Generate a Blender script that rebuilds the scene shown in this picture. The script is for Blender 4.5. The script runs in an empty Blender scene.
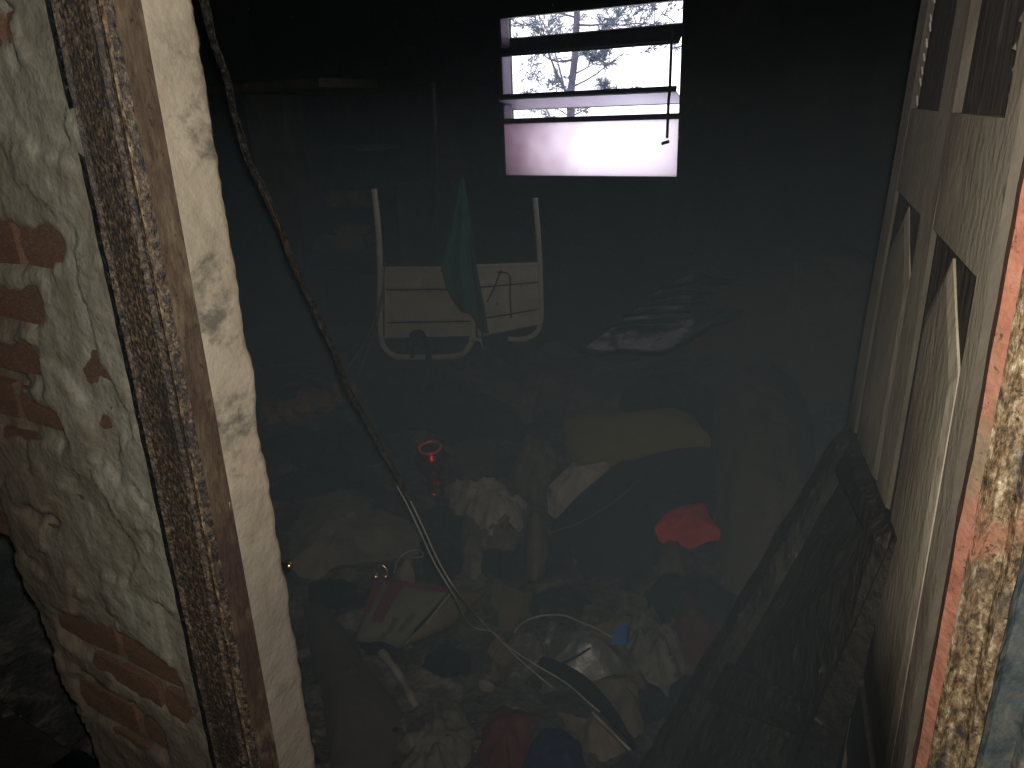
import bpy, bmesh, math, random
import numpy as np
from mathutils import Vector, Matrix, noise
random.seed(7)
C = bpy.context.scene.collection
SC = bpy.context.scene
# ------------------------------------------------------------------ camera, world, lights, exposure
F = 760.0
Lv = Vector((-1400, 220, -F)).normalized()
Zc = -Vector((80, -2116, -F)).normalized()
Xc = -Lv; Xc = (Xc - Zc * Xc.dot(Zc)).normalized(); Yc = Zc.cross(Xc)
R = Matrix((Xc, Yc, Zc))            # camera space -> world
CAM = Vector((0, 0, 1.6))
cam = bpy.data.cameras.new('camera'); camo = bpy.data.objects.new('camera', cam); C.objects.link(camo)
camo.matrix_world = Matrix.Translation(CAM) @ R.to_4x4()
cam.sensor_fit = 'HORIZONTAL'; cam.sensor_width = 36; cam.lens = 36 * F / 1024; cam.clip_start = 0.02; cam.clip_end = 200
SC.camera = camo
SC.view_settings.view_transform = 'Standard'; SC.view_settings.look = 'None'
SC.view_settings.gamma = 1; SC.view_settings.use_curve_mapping = False
SC.view_settings.exposure = 0.0
try:
    SC.cycles.use_denoising = True
    SC.cycles.volume_step_rate = 1.0; SC.cycles.volume_max_steps = 64
    SC.cycles.max_bounces = 6; SC.cycles.volume_bounces = 0
except Exception: pass
w = bpy.data.worlds.new('overcast_sky'); SC.world = w; w.use_nodes = True
w.node_tree.nodes['Background'].inputs[0].default_value = (0.93, 0.90, 1.0, 1)
w.node_tree.nodes['Background'].inputs[1].default_value = 2.5
def lamp(name, kind, loc, power, col, **k):
    l = bpy.data.lights.new(name, kind); l.energy = power; l.color = col
    for a, b in k.items(): setattr(l, a, b)
    o = bpy.data.objects.new(name, l); o.location = loc; C.objects.link(o); return o
fl = lamp('phone_flash', 'SPOT', CAM + R @ Vector((0.012, 0.022, 0.0)), 38, (1.0, 0.93, 0.82),
          shadow_soft_size=0.006, spot_size=math.radians(146), spot_blend=0.9)
fl.matrix_world = Matrix.Translation(fl.location) @ R.to_4x4() @ Matrix.Rotation(math.radians(7), 4, 'X')
hl = lamp('hallway_fill', 'AREA', (-1.0, -1.35, 2.1), 1.1, (0.86, 0.93, 1.0), size=0.9)  # added fill lamp for the hallway, no real source behind it
hl.rotation_euler = (math.radians(70), 0, 0)

# ------------------------------------------------------------------ helpers
def ray(px, py): return R @ Vector((px - 512, -(py - 384), -F))
def P(px, py, ax, val):                 # point seen at a pixel, on the plane axis=val
    d = ray(px, py); t = (val - CAM[ax]) / d[ax]; return CAM + d * t
def n3(x, y, z=0, s=1.0): return noise.noise(Vector((x * s, y * s, z * s + 3.7)))
def fbm(x, y, z=0, s=1.0, o=4):
    v = 0; a = 1
    for k in range(o): v += a * noise.noise(Vector((x * s, y * s, z * s + 11.3 * k))); a *= .5; s *= 2.03
    return v
def ss(a, b, x):
    t = max(0, min(1, (x - a) / (b - a))); return t * t * (3 - 2 * t)
def H(x, y):                            # top of the debris heap
    h = .16 + .10 * ss(1.2, 3.0, y) + .05 * fbm(x, y, 0, 1.7) + .022 * fbm(x, y, 4, 7)
    h += .10 * ss(-1.2, -.2, x) * ss(2.0, 3.2, y)
    h += .012 * abs(fbm(x, y, 9, 16, 2))
    return max(h, .03)
def PH(px, py, lift=0.0):               # point seen at a pixel, on the debris heap
    d = ray(px, py).normalized(); t = .6
    for _ in range(900):
        p = CAM + d * t
        if p.z <= H(p.x, p.y) + lift: return p
        t += .008
    return p
class MB:
    def __init__(s): s.v = []; s.f = []; s.m = []; s.mi = 0
    def add(s, vs, fs):
        o = len(s.v); s.v += [tuple(v) for v in vs]; s.f += [tuple(i + o for i in f) for f in fs]; s.m += [s.mi] * len(fs); return s
    def box(s, a, b):
        x0, y0, z0 = a; x1, y1, z1 = b
        return s.add([(x0,y0,z0),(x1,y0,z0),(x1,y1,z0),(x0,y1,z0),(x0,y0,z1),(x1,y0,z1),(x1,y1,z1),(x0,y1,z1)],
                     [(0,3,2,1),(4,5,6,7),(0,1,5,4),(1,2,6,5),(2,3,7,6),(3,0,4,7)])
    def hexa(s, q, off):                # quad q extruded by vector off
        q = [Vector(p) for p in q]; off = Vector(off)
        return s.add(q + [p + off for p in q], [(3,2,1,0),(4,5,6,7),(0,1,5,4),(1,2,6,5),(2,3,7,6),(3,0,4,7)])
    def tube(s, pts, rad, n=8, jit=0.0, cap=True):
        pts = [Vector(p) for p in pts]; N = len(pts); ring = []
        up = Vector((0, 0, 1))
        for i, p in enumerate(pts):
            t = (pts[min(i+1, N-1)] - pts[max(i-1, 0)]).normalized()
            if abs(t.dot(up)) > .95: u = Vector((1, 0, 0))
            else: u = up
            a = t.cross(u).normalized(); b = t.cross(a).normalized()
            r = rad[i] if isinstance(rad, (list, tuple)) else rad
            ring.append([p + (a * math.cos(2*math.pi*k/n) + b * math.sin(2*math.pi*k/n)) * r * (1 + jit * random.uniform(-1, 1)) for k in range(n)])
        vs = [v for r_ in ring for v in r_]; fs = []
        for i in range(N-1):
            for k in range(n): fs.append((i*n+k, i*n+(k+1)%n, (i+1)*n+(k+1)%n, (i+1)*n+k))
        if cap: fs.append(tuple(range(n))[::-1]); fs.append(tuple((N-1)*n+k for k in range(n)))
        return s.add(vs, fs)
    def lathe(s, prof, M, n=28):
        vs = []; fs = []
        for r, z in prof:
            for k in range(n):
                a = 2*math.pi*k/n; vs.append(M @ Vector((r*math.cos(a), r*math.sin(a), z)))
        for i in range(len(prof)-1):
            for k in range(n): fs.append((i*n+k, i*n+(k+1)%n, (i+1)*n+(k+1)%n, (i+1)*n+k))
        return s.add(vs, fs)
    def build(s, name, mats, parent=None, smooth=False, bevel=0, warp=None):
        if warp: s.v = [tuple(warp(Vector(v))) for v in s.v]
        me = bpy.data.meshes.new(name); me.from_pydata(s.v, [], s.f)
        if not isinstance(mats, (list, tuple)): mats = [mats]
        for m in mats: me.materials.append(m)
        me.polygons.foreach_set('material_index', s.m)
        me.polygons.foreach_set('use_smooth', [smooth] * len(me.polygons))
        me.update()
        o = bpy.data.objects.new(name, me); C.objects.link(o); o.parent = parent
        if bevel:
            b = o.modifiers.new('bevel', 'BEVEL'); b.width = bevel; b.segments = 2; b.limit_method = 'ANGLE'
        return o
def tag(o, label=None, cat=None, group=None, kind=None):
    for k, v in (('label', label), ('category', cat), ('group', group), ('kind', kind)):
        if v: o[k] = v
    return o
def empty(name, loc, label=None, cat=None, group=None, kind=None):
    o = bpy.data.objects.new(name, None); o.empty_display_size = .05; C.objects.link(o); o.location = loc
    o['_'] = 1; del o['_']
    tag(o, label, cat, group, kind); ROOTS.append(o); return o
ROOTS = []
def adopt(root):                        # children were modelled in world space: move them under the root
    bpy.context.view_layer.update()
def spline(pts, n=8):                   # Catmull-Rom through points
    pts = [Vector(p) for p in pts]; q = [pts[0]*2 - pts[1]] + pts + [pts[-1]*2 - pts[-2]]; out = []
    for i in range(1, len(q)-2):
        for k in range(n):
            t = k / n; a, b, c, d = q[i-1], q[i], q[i+1], q[i+2]
            out.append(.5 * ((2*b) + (c-a)*t + (2*a-5*b+4*c-d)*t*t + (3*b-a-3*c+d)*t**3))
    out.append(pts[-1]); return out

# ------------------------------------------------------------------ materials
def mat(name, cols, scale=6, rough=.8, bump=.3, bscale=40, metal=0, stretch=(1,1,1), detail=8, spec=.3, pos=None, extra=None, dist=.6, ash=None, bdist=.01, nrough=.65):
    m = bpy.data.materials.new(name); m.use_nodes = True; nt = m.node_tree; N = nt.nodes; L = nt.links
    b = N['Principled BSDF']; b.inputs['Roughness'].default_value = rough; b.inputs['Metallic'].default_value = metal
    b.inputs['Specular IOR Level'].default_value = spec
    tc = N.new('ShaderNodeTexCoord'); mp = N.new('ShaderNodeMapping'); mp.inputs['Scale'].default_value = stretch
    L.new(tc.outputs['Object'], mp.inputs[0])
    nz = N.new('ShaderNodeTexNoise'); nz.inputs['Scale'].default_value = scale; nz.inputs['Detail'].default_value = detail
    nz.inputs['Roughness'].default_value = nrough; nz.inputs['Distortion'].default_value = dist
    L.new(mp.outputs[0], nz.inputs['Vector'])
    r = N.new('ShaderNodeValToRGB'); el = r.color_ramp.elements
    k = len(cols)
    pos = pos or [.32 + .36 * i / max(1, k-1) for i in range(k)]
    el[0].position = pos[0]; el[0].color = (*cols[0], 1); el[1].position = pos[-1]; el[1].color = (*cols[-1], 1)
    for i in range(1, k-1):
        e = el.new(pos[i]); e.color = (*cols[i], 1)
    L.new(nz.outputs[0], r.inputs[0]); col = r.outputs[0]
    if ash:                              # fine pale flecks of ash (amount, colour, scale)
        n2 = N.new('ShaderNodeTexNoise'); n2.inputs['Scale'].default_value = ash[2]; n2.inputs['Detail'].default_value = 6
        L.new(mp.outputs[0], n2.inputs['Vector'])
        r2 = N.new('ShaderNodeValToRGB'); r2.color_ramp.elements[0].position = ash[0]; r2.color_ramp.elements[1].position = ash[0] + .1
        L.new(n2.outputs[0], r2.inputs[0])
        mx = N.new('ShaderNodeMixRGB'); L.new(r2.outputs[0], mx.inputs[0]); L.new(col, mx.inputs[1]); mx.inputs[2].default_value = (*ash[1], 1)
        col = mx.outputs[0]
    if extra: col = extra(nt, tc, col)
    L.new(col, b.inputs['Base Color'])
    if bump:
        nb = N.new('ShaderNodeTexNoise'); nb.inputs['Scale'].default_value = bscale; nb.inputs['Detail'].default_value = 6
        L.new(mp.outputs[0], nb.inputs['Vector'])
        bp = N.new('ShaderNodeBump'); bp.inputs['Strength'].default_value = bump; bp.inputs['Distance'].default_value = bdist
        L.new(nb.outputs[0], bp.inputs['Height']); L.new(bp.outputs[0], b.inputs['Normal'])
    return m
def s2l(r, g, b):
    f = lambda c: (c/255/12.92 if c <= 10 else ((c/255+.055)/1.055)**2.4); return (f(r), f(g), f(b))
def patch_node(scale, lo, hi, colr, stretch=(1,1,1), loc=(0,0,0)):
    def ex(nt, tc, col):
        N = nt.nodes; L = nt.links
        mp = N.new('ShaderNodeMapping'); mp.inputs['Scale'].default_value = stretch; mp.inputs['Location'].default_value = loc; L.new(tc.outputs['Object'], mp.inputs[0])
        n = N.new('ShaderNodeTexNoise'); n.inputs['Scale'].default_value = scale; n.inputs['Detail'].default_value = 7; n.inputs['Roughness'].default_value = .65
        L.new(mp.outputs[0], n.inputs['Vector'])
        r = N.new('ShaderNodeValToRGB'); r.color_ramp.elements[0].position = lo; r.color_ramp.elements[1].position = hi; L.new(n.outputs[0], r.inputs[0])
        mx = N.new('ShaderNodeMixRGB'); L.new(r.outputs[0], mx.inputs[0]); L.new(col, mx.inputs[1]); mx.inputs[2].default_value = (*colr, 1)
        return mx.outputs[0]
    return ex
def chain(*fs):
    def ex(nt, tc, col):
        for f in fs: col = f(nt, tc, col)
        return col
    return ex
def ramp_axis(axis, a, b, colr, nscale=8, namp=.12):     # tone shift (char, darker zones, painted light falloff) with a wandering border along a world axis
    def ex(nt, tc, col):
        N = nt.nodes; L = nt.links
        sp = N.new('ShaderNodeSeparateXYZ'); L.new(tc.outputs['Object'], sp.inputs[0])
        n = N.new('ShaderNodeTexNoise'); n.inputs['Scale'].default_value = nscale; n.inputs['Detail'].default_value = 6; L.new(tc.outputs['Object'], n.inputs['Vector'])
        ma = N.new('ShaderNodeMath'); ma.operation = 'MULTIPLY_ADD'; L.new(n.outputs[0], ma.inputs[0]); ma.inputs[1].default_value = namp*2; L.new(sp.outputs[axis], ma.inputs[2])
        mr = N.new('ShaderNodeMapRange'); mr.inputs['From Min'].default_value = a + namp; mr.inputs['From Max'].default_value = b + namp; L.new(ma.outputs[0], mr.inputs['Value'])
        mx = N.new('ShaderNodeMixRGB'); L.new(mr.outputs[0], mx.inputs[0]); L.new(col, mx.inputs[1]); mx.inputs[2].default_value = (*colr, 1)
        return mx.outputs[0]
    return ex
M = {}
M['plaster_out'] = mat('grey_cement_render', [(.16,.14,.105),(.23,.22,.175),(.32,.315,.26)], 7, .95, .5, 90, dist=1.0, bdist=.006,
    extra=chain(patch_node(16, .56, .74, (.38,.38,.32), (1.8,1,.6)), patch_node(40, .60, .70, (.15,.13,.10)), patch_node(4, .55, .68, (.13,.10,.07)), ramp_axis(0, -1.04, -1.26, (.15,.122,.094), 9, .10), ramp_axis(2, .82, .60, (.13,.105,.08), 9, .08)))  # browner to the left, darker towards the bottom
M['plaster_rev'] = mat('tan_plaster', [(.34,.295,.228),(.42,.365,.285),(.49,.43,.34)], 14, .95, .5, 110, bdist=.004,
    extra=chain(patch_node(6, .56, .74, (.44,.30,.235), (1,1,.8)), patch_node(11, .58, .72, (.22,.18,.145)), patch_node(120, .66, .72, (.20,.16,.13)), patch_node(100, .68, .74, (.50,.44,.36), loc=(3,1,2)), ramp_axis(2, 1.16, .90, (.27,.235,.195), 10, .10), patch_node(9, .54, .64, (.15,.14,.115), (1,1,1.3), (0,0,7))))  # height ramp paints the light falloff down the reveal into the colour
M['brick'] = mat('fired_brick', [(.10,.060,.042),(.155,.085,.058),(.22,.105,.068)], 20, .92, .6, 120, ash=(.60, (.20,.165,.13), 30), extra=patch_node(25, .55, .65, (.19,.165,.13)))
M['rust_dark'] = mat('burnt_painted_steel', [(.012,.014,.016),(.045,.034,.026),(.12,.085,.058),(.24,.195,.14)], 150, .6, 1.0, 220, spec=.5, stretch=(1,1,.7), pos=[.38,.48,.56,.66], dist=.2, nrough=.75, ash=(.60, (.20,.15,.10), 170), bdist=.004, extra=chain(patch_node(14, .50, .66, (.030,.026,.024), (1.2,1.2,.4)), patch_node(90, .64, .72, (.20,.155,.10)), patch_node(170, .56, .64, (.018,.018,.02), (1,1,.8), (5,2,1))))
M['rust_black'] = mat('soot_black_steel', [(.004,.006,.008),(.010,.013,.015),(.04,.037,.03)], 110, .6, .9, 130, ash=(.63, (.16,.14,.09), 150), bdist=.006)
M['rust_gold'] = mat('flaked_cream_paint_steel', [(.03,.024,.018),(.14,.09,.045),(.26,.21,.14),(.60,.54,.42)], 190, .6, 1.0, 200, stretch=(1,1,.45), pos=[.40,.50,.60,.72], dist=.2, nrough=.75, bdist=.004, extra=chain(patch_node(14, .52, .68, (.09,.065,.045), (1,1,.5)), patch_node(22, .54, .62, (.025,.028,.028), (1,1,.6), (2,0,3)), patch_node(16, .58, .68, (.24,.11,.07), (1,1,.6), (7,0,3)), patch_node(150, .58, .66, (.02,.018,.016))))
M['rust_brown'] = mat('brown_oxide_steel', [(.055,.038,.028),(.085,.058,.041),(.12,.088,.060)], 60, .8, .7, 130, stretch=(1,1,.35), ash=(.63, (.05,.036,.028), 110), bdist=.005,
    extra=chain(patch_node(26, .50, .66, (.16,.125,.080), (1,1,.35)), patch_node(7, .52, .58, (.055,.035,.03), (1,1,.6), (0,0,4)), patch_node(130, .60, .68, (.030,.025,.020), (1,1,.8))))
M['rust_orange'] = mat('orange_primer_steel', [(.16,.062,.040),(.23,.092,.060),(.27,.125,.085)], 40, .8, .5, 130, extra=chain(patch_node(60, .60, .70, (.07,.045,.03)), patch_node(13, .49, .62, (.15,.11,.07), (1,1,.5)), patch_node(170, .60, .68, (.03,.025,.02))), bdist=.005)
M['rust_blue'] = mat('blue_grey_burnt_steel', [(.03,.04,.045),(.05,.063,.067),(.09,.09,.08),(.17,.09,.05)], 60, .7, .8, 120, pos=[.36,.46,.60,.72], stretch=(1,1,.5), ash=(.60, (.22,.165,.11), 60), bdist=.005)
M['soot'] = mat('soot_covered_plaster', [(.006,.0065,.0075),(.011,.012,.013),(.022,.020,.016)], 3.5, .9, .8, 22, bdist=.03)
M['soot_back'] = mat('soot_covered_masonry', [(.014,.015,.016),(.026,.026,.024),(.055,.045,.032)], 3.2, .9, 1.0, 16, bdist=.04, extra=chain(ramp_axis(2, 1.25, 2.1, (.008,.009,.011), 3, .5)))  # darker towards the top
M['floor'] = mat('ash_covered_floor', [(.02,.02,.02),(.05,.045,.04)], 8, .9, .5, 60)
M['heap'] = mat('ash_and_burnt_cloth', [(.010,.011,.012),(.045,.043,.039),(.16,.148,.125)], 9, .9, 1.0, 45, ash=(.665, (.22,.20,.17), 70), bdist=.02)
M['char'] = mat('charred_wood', [(.006,.006,.006),(.014,.013,.012),(.035,.031,.026)], 14, .7, 1.0, 60, stretch=(1,1,.4), ash=(.67, (.11,.10,.085), 80), spec=.4, bdist=.012)
M['char_wood'] = mat('scorched_timber', [(.02,.014,.010),(.045,.032,.025),(.085,.065,.05)], 9, .7, .6, 40, stretch=(1,1,.5))
M['leaf'] = mat('scorched_varnished_door_wood', [(.18,.156,.117),(.25,.22,.165),(.31,.275,.21)], 7, .8, .3, 90, stretch=(1,1,.5), ash=(.68,(.02,.018,.015), 45),
    extra=chain(patch_node(5, .5, .68, (.15,.105,.088), (1,1,.35)), patch_node(70, .64, .72, (.06,.047,.035), (1,1,.2)), ramp_axis(2, 1.14, .98, (.012,.011,.010), 6, .12)), bdist=.006)
M['leaf_dark'] = mat('charred_shaded_door_recess', [(.022,.019,.016),(.055,.045,.036)], 12, .8, .6, 60, stretch=(1,1,.3), ash=(.62,(.16,.13,.10), 40))  # char, with the shade of the shallow grooves also put into the colour
M['leaf_edge'] = mat('shaded_door_edge', [(.035,.030,.023),(.060,.052,.040),(.085,.074,.056)], 12, .8, .4, 80, stretch=(1,1,.4))  # darker door colour, paints shade onto the side faces of stiles and rails
M['white_metal'] = mat('sooty_white_enamel', [(.52,.54,.47),(.70,.72,.63),(.80,.82,.72)], 6, .5, .3, 40, ash=(.68,(.05,.045,.04), 30))
M['green'] = mat('green_cloth', [(.03,.13,.115),(.05,.20,.17),(.07,.25,.215)], 8, .85, .4, 60)
def cloth_mat(name, c, rough=.9, var=.45, spec=.2, ash=None, bump=.6):
    return mat(name, [tuple(x*(1-var) for x in c), c, tuple(min(1, x*(1+var)) for x in c)], 8, rough, max(bump, .25), 17, spec=spec, ash=ash, bdist=.022)
CM = {
 'white': cloth_mat('dirty_white_cloth', (.30,.285,.25), ash=(.62,(.09,.085,.08), 20)),
 'grey': cloth_mat('ashen_grey_cloth', (.11,.104,.09), ash=(.64,(.20,.185,.16), 24)),
 'greybrown': cloth_mat('grey_brown_cloth', (.135,.125,.104), ash=(.66,(.15,.135,.11), 22)),
 'black': cloth_mat('blackened_cloth', (.010,.011,.013)),
 'navy': cloth_mat('dark_navy_fabric', (.012,.015,.024), .7),
 'blue': cloth_mat('navy_blue_fabric', (.012,.018,.06)),
 'teal': cloth_mat('dark_green_cloth', (.010,.018,.017)),
 'mustard': cloth_mat('mustard_foam', (.15,.128,.055), var=.18, bump=.2),
 'purple': cloth_mat('grey_mauve_ticking', (.095,.085,.080), ash=(.68,(.01,.01,.01), 30)),
 'red': cloth_mat('red_cloth', (.42,.030,.028), var=.25, bump=.25),
 'maroon': cloth_mat('maroon_cloth', (.075,.018,.022), ash=(.68,(.16,.13,.11), 40)),
 'beige': cloth_mat('beige_cloth', (.12,.10,.076), var=.25),
 'tan': cloth_mat('tan_board', (.11,.088,.062), var=.3),
 'boardbrown': cloth_mat('warped_brown_board', (.060,.052,.048), var=.2, bump=.3),
 'brown': cloth_mat('brown_cloth', (.070,.056,.044), var=.3),
 'violet': cloth_mat('violet_cloth', (.028,.020,.055)),
 'fluff': cloth_mat('pale_wadding', (.125,.118,.10), ash=(.60,(.05,.045,.04), 35), bump=1.0),
 'orange': cloth_mat('scorched_orange_wood', (.20,.12,.06), ash=(.58,(.02,.018,.016), 20), bump=1.0),
}
M['gloss_black'] = mat('wet_black_laminate', [(.006,.006,.008),(.014,.013,.016)], 9, .34, .8, 22, spec=.26, bdist=.016, ash=(.66,(.035,.034,.036), 25))
M['silver'] = mat('crumpled_silver_film', [(.14,.145,.145),(.26,.265,.26)], 9, .5, .7, 14, metal=.7, bdist=.012)
M['leather'] = mat('worn_brown_leather', [(.05,.04,.032),(.11,.095,.078)], 12, .42, .3, 60, spec=.5)
M['redgloss'] = mat('red_metallic_glass', [(.42,.004,.016),(.55,.008,.03)], 3, .20, 0, metal=1)
M['redrim'] = mat('highlit_red_metallic_rim', [(.9,.10,.16),(.95,.2,.28)], 8, .5, 0, metal=.5)  # ring highlight put into the colour, far brighter than the jar body
M['brass'] = mat('polished_brass', [(.75,.55,.18),(.88,.68,.28)], 6, .27, 0, metal=1)
M['bone'] = mat('off_white_plastic', [(.13,.12,.10),(.20,.185,.155)], 10, .5, .3, 50)
M['paper'] = mat('dirty_grey_cardboard', [(.085,.082,.073),(.125,.12,.105)], 7, .75, .25, 50, ash=(.66,(.05,.045,.04), 30))
M['maroon_print'] = mat('maroon_print', [(.09,.022,.030),(.13,.034,.042)], 9, .7, .2, 50)
M['dark_print'] = mat('grey_print', [(.035,.036,.036),(.055,.055,.053)], 9, .7, .2, 50)
M['white_wire'] = mat('pale_cable_sheath', [(.19,.185,.165),(.31,.30,.27)], 30, .5, .2, 90)
M['char_wire'] = mat('burnt_cable', [(.008,.008,.008),(.022,.020,.017),(.09,.08,.065)], 80, .6, 1.0, 150, bdist=.006)
M['copper'] = mat('bare_copper', [(.12,.05,.03),(.35,.15,.09)], 40, .4, .3, 100, metal=.8)
M['blue_plastic'] = mat('blue_plastic', [(.015,.075,.24),(.02,.10,.32)], 9, .5, .2, 50)
M['steel_black'] = mat('black_window_steel', [(.010,.010,.012),(.025,.024,.026)], 20, .6, .3, 60)
M['bark'] = mat('grey_bark', [(.07,.065,.09),(.12,.11,.15)], 30, .9, .3, 60)
M['needles'] = mat('dark_needles', [(.10,.14,.17),(.16,.20,.24)], 9, .9, 0)
def glass_mat(name, c1, c2, thick):
    m = bpy.data.materials.new(name); m.use_nodes = True; nt = m.node_tree; N = nt.nodes; L = nt.links
    N.remove(N['Principled BSDF'])
    tl = N.new('ShaderNodeBsdfTranslucent'); gl = N.new('ShaderNodeBsdfGlossy'); gl.inputs['Roughness'].default_value = .25
    gl.inputs[0].default_value = (.5,.5,.5,1)
    tc = N.new('ShaderNodeTexCoord'); sp = N.new('ShaderNodeSeparateXYZ'); L.new(tc.outputs['Object'], sp.inputs[0])
    n = N.new('ShaderNodeTexNoise'); n.inputs['Scale'].default_value = 9; L.new(tc.outputs['Object'], n.inputs['Vector'])
    ma = N.new('ShaderNodeMath'); ma.operation = 'MULTIPLY_ADD'; ma.inputs[1].default_value = .25; L.new(n.outputs[0], ma.inputs[0]); L.new(sp.outputs[0], ma.inputs[2])
    mr = N.new('ShaderNodeMapRange'); mr.inputs['From Min'].default_value = thick[0]; mr.inputs['From Max'].default_value = thick[1]; L.new(ma.outputs[0], mr.inputs['Value'])
    mx = N.new('ShaderNodeMixRGB'); L.new(mr.outputs[0], mx.inputs[0]); mx.inputs[1].default_value = (*c1, 1); mx.inputs[2].default_value = (*c2, 1)
    L.new(mx.outputs[0], tl.inputs[0])
    ms = N.new('ShaderNodeMixShader'); ms.inputs[0].default_value = .08; L.new(tl.outputs[0], ms.inputs[1]); L.new(gl.outputs[0], ms.inputs[2])
    L.new(ms.outputs[0], N['Material Output'].inputs[0]); return m
M['frost'] = glass_mat('dirty_shaded_frosted_glass', (.40,.325,.375), (.98,.95,1.0), (-2.05, -1.60))  # darker left end: shade from something outside painted into the glass
M['frost2'] = glass_mat('dusty_louvre_glass', (.30,.27,.32), (.80,.78,.86), (-2.25, -1.35))

M['louvre_soot'] = mat('sooted_louvre', [(.012,.012,.014),(.03,.03,.033)], 20, .95, .2, 60, spec=.05)
# ------------------------------------------------------------------ big structure
YW = .58; YI = .69; YB = 3.8
def in_poly(x, y, poly):
    c = False; j = len(poly) - 1
    for i in range(len(poly)):
        xi, yi = poly[i]; xj, yj = poly[j]
        if (yi > y) != (yj > y) and x < (xj-xi)*(y-yi)/(yj-yi+1e-12)+xi: c = not c
        j = i
    return c
def struct(o): o['kind'] = 'structure'; return o
# room behind the doorway
struct(MB().box((-4.1, .69, -.12), (.62, 3.95, 0)).build('floor', M['floor']))
struct(MB().box((-4.1, .69, 2.65), (.62, 3.95, 2.75)).build('ceiling', M['soot']))
struct(MB().box((-4.12, .69, 0), (-4.0, 3.95, 2.65)).build('wall_left', M['soot']))
struct(MB().box((.5, .69, 0), (.62, 3.95, 2.65)).build('wall_right', M['soot']))
def gridwall(name, x0, x1, z0, z1, y, step, hole, m, amp=.012, back=.15):
    # rough soot covered wall facing -Y with a rectangular opening
    hx0, hx1, hz0, hz1 = hole; mb = MB()
    xs = sorted(set(list(np.round(np.arange(x0, x1, step), 3)) + [x1, hx0, hx1])); zs = sorted(set(list(np.round(np.arange(z0, z1, step), 3)) + [z1, hz0, hz1]))
    vs = []
    for z in zs:
        for x in xs:
            inside = hx0-.01 <= x <= hx1+.01 and hz0-.01 <= z <= hz1+.01
            d = 0 if inside else amp * fbm(x, z, 2, 3.2, 5) + amp * 1.1 * ss(.0, .35, fbm(x, z, 8, 1.6, 3)) * ss(2.0, 1.5, z)
            vs.append((x, y - d, z))
    n = len(xs); fs = []
    for j in range(len(zs)-1):
        for i in range(n-1):
            cx = (xs[i]+xs[i+1])/2; cz = (zs[j]+zs[j+1])/2
            if hx0 < cx < hx1 and hz0 < cz < hz1: continue
            fs.append((j*n+i, j*n+i+1, (j+1)*n+i+1, (j+1)*n+i))
    mb.add(vs, fs)
    for a, b in (((x0, z0), (hx0, z1)), ((hx1, z0), (x1, z1)), ((hx0, z0), (hx1, hz0)), ((hx0, hz1), (hx1, z1))):
        mb.box((a[0], y+.035, a[1]), (b[0], y+back, b[1]))
    for (a, b) in (((hx0, hz0), (hx1, hz0)), ((hx1, hz0), (hx1, hz1)), ((hx1, hz1), (hx0, hz1)), ((hx0, hz1), (hx0, hz0))):
        mb.add([(a[0], y-.001, a[1]), (b[0], y-.001, b[1]), (b[0], y+.04, b[1]), (a[0], y+.04, a[1])], [(0,1,2,3)])
    return mb.build(name, m, smooth=True)
WX0, WX1, WZ0, WZ1 = -2.215, -1.205, 1.245, 2.075
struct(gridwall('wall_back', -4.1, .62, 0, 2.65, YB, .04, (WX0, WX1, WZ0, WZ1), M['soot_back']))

# front wall, left of the doorway: cement render with brick courses showing through ragged holes
XF = -.910
px_holes = [[(-60,20),(12,-5),(14,36),(-60,60)], [(-60,224),(50,226),(66,240),(64,264),(10,268),(-60,262)],
            [(-60,296),(40,290),(46,322),(20,330),(-60,330)], [(-60,342),(44,342),(46,386),(-60,384)],
            [(-60,396),(20,396),(60,410),(78,446),(30,436),(-60,430)], [(18,503),(40,508),(62,520),(58,528),(34,518)],
            [(60,606),(100,628),(140,640),(176,668),(190,722),(160,704),(110,672),(66,640)],
            [(76,672),(120,690),(160,724),(172,758),(130,740),(90,712)]]
HOLES = [[(P(a, b, 1, YW).x, P(a, b, 1, YW).z) for a, b in h] for h in px_holes]
def hole_mask(x, z):
    xw = x + .012 * n3(x, z, 1, 28); zw = z + .010 * n3(x, z, 5, 28)
    for h in HOLES:
        if in_poly(xw, zw, h): return 1
    return 0
wall_l = struct(empty('wall_front', (0, 0, 0)))
gx0, gx1, gz0, gz1, st = -1.62, XF + .02, .30, 1.95, .0065
nx = int((gx1-gx0)/st)+1; nz_ = int((gz1-gz0)/st)+1
mk = np.zeros((nz_, nx))
for j in range(nz_):
    for i in range(nx): mk[j, i] = hole_mask(gx0+i*st, gz0+j*st)
sm = mk.copy()
for _ in range(2):
    q = np.pad(sm, 1, mode='edge'); sm = (q[:-2,1:-1]+q[2:,1:-1]+q[1:-1,:-2]+q[1:-1,2:]+2*q[1:-1,1:-1])/6
def broken_x(z):      # ragged broken edge of the lower wall; nothing to its left
    return -1.385 + .09*ss(.95, .45, z) + .02 * n3(z, 3, 0, 14)
vs = []
for j in range(nz_):
    for i in range(nx):
        x = gx0+i*st; z = gz0+j*st
        d = .006*fbm(x, z, 0, 6, 4) + .0022*fbm(x, z, 3, 30, 3) + .006*ss(.05, .12, fbm(x, z, 7, 5, 4))
        vs.append((x, YW - .005 - d + .013*sm[j, i], z))
fs = []
for j in range(nz_-1):
    for i in range(nx-1):
        x = gx0+(i+.5)*st; z = gz0+(j+.5)*st
        if z < .97 + .02*n3(x, 0, 0, 20) and x < broken_x(z): continue
        fs.append((j*nx+i, j*nx+i+1, (j+1)*nx+i+1, (j+1)*nx+i))
pl = MB().add(vs, fs).build('plaster', M['plaster_out'], wall_l, smooth=True)
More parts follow.
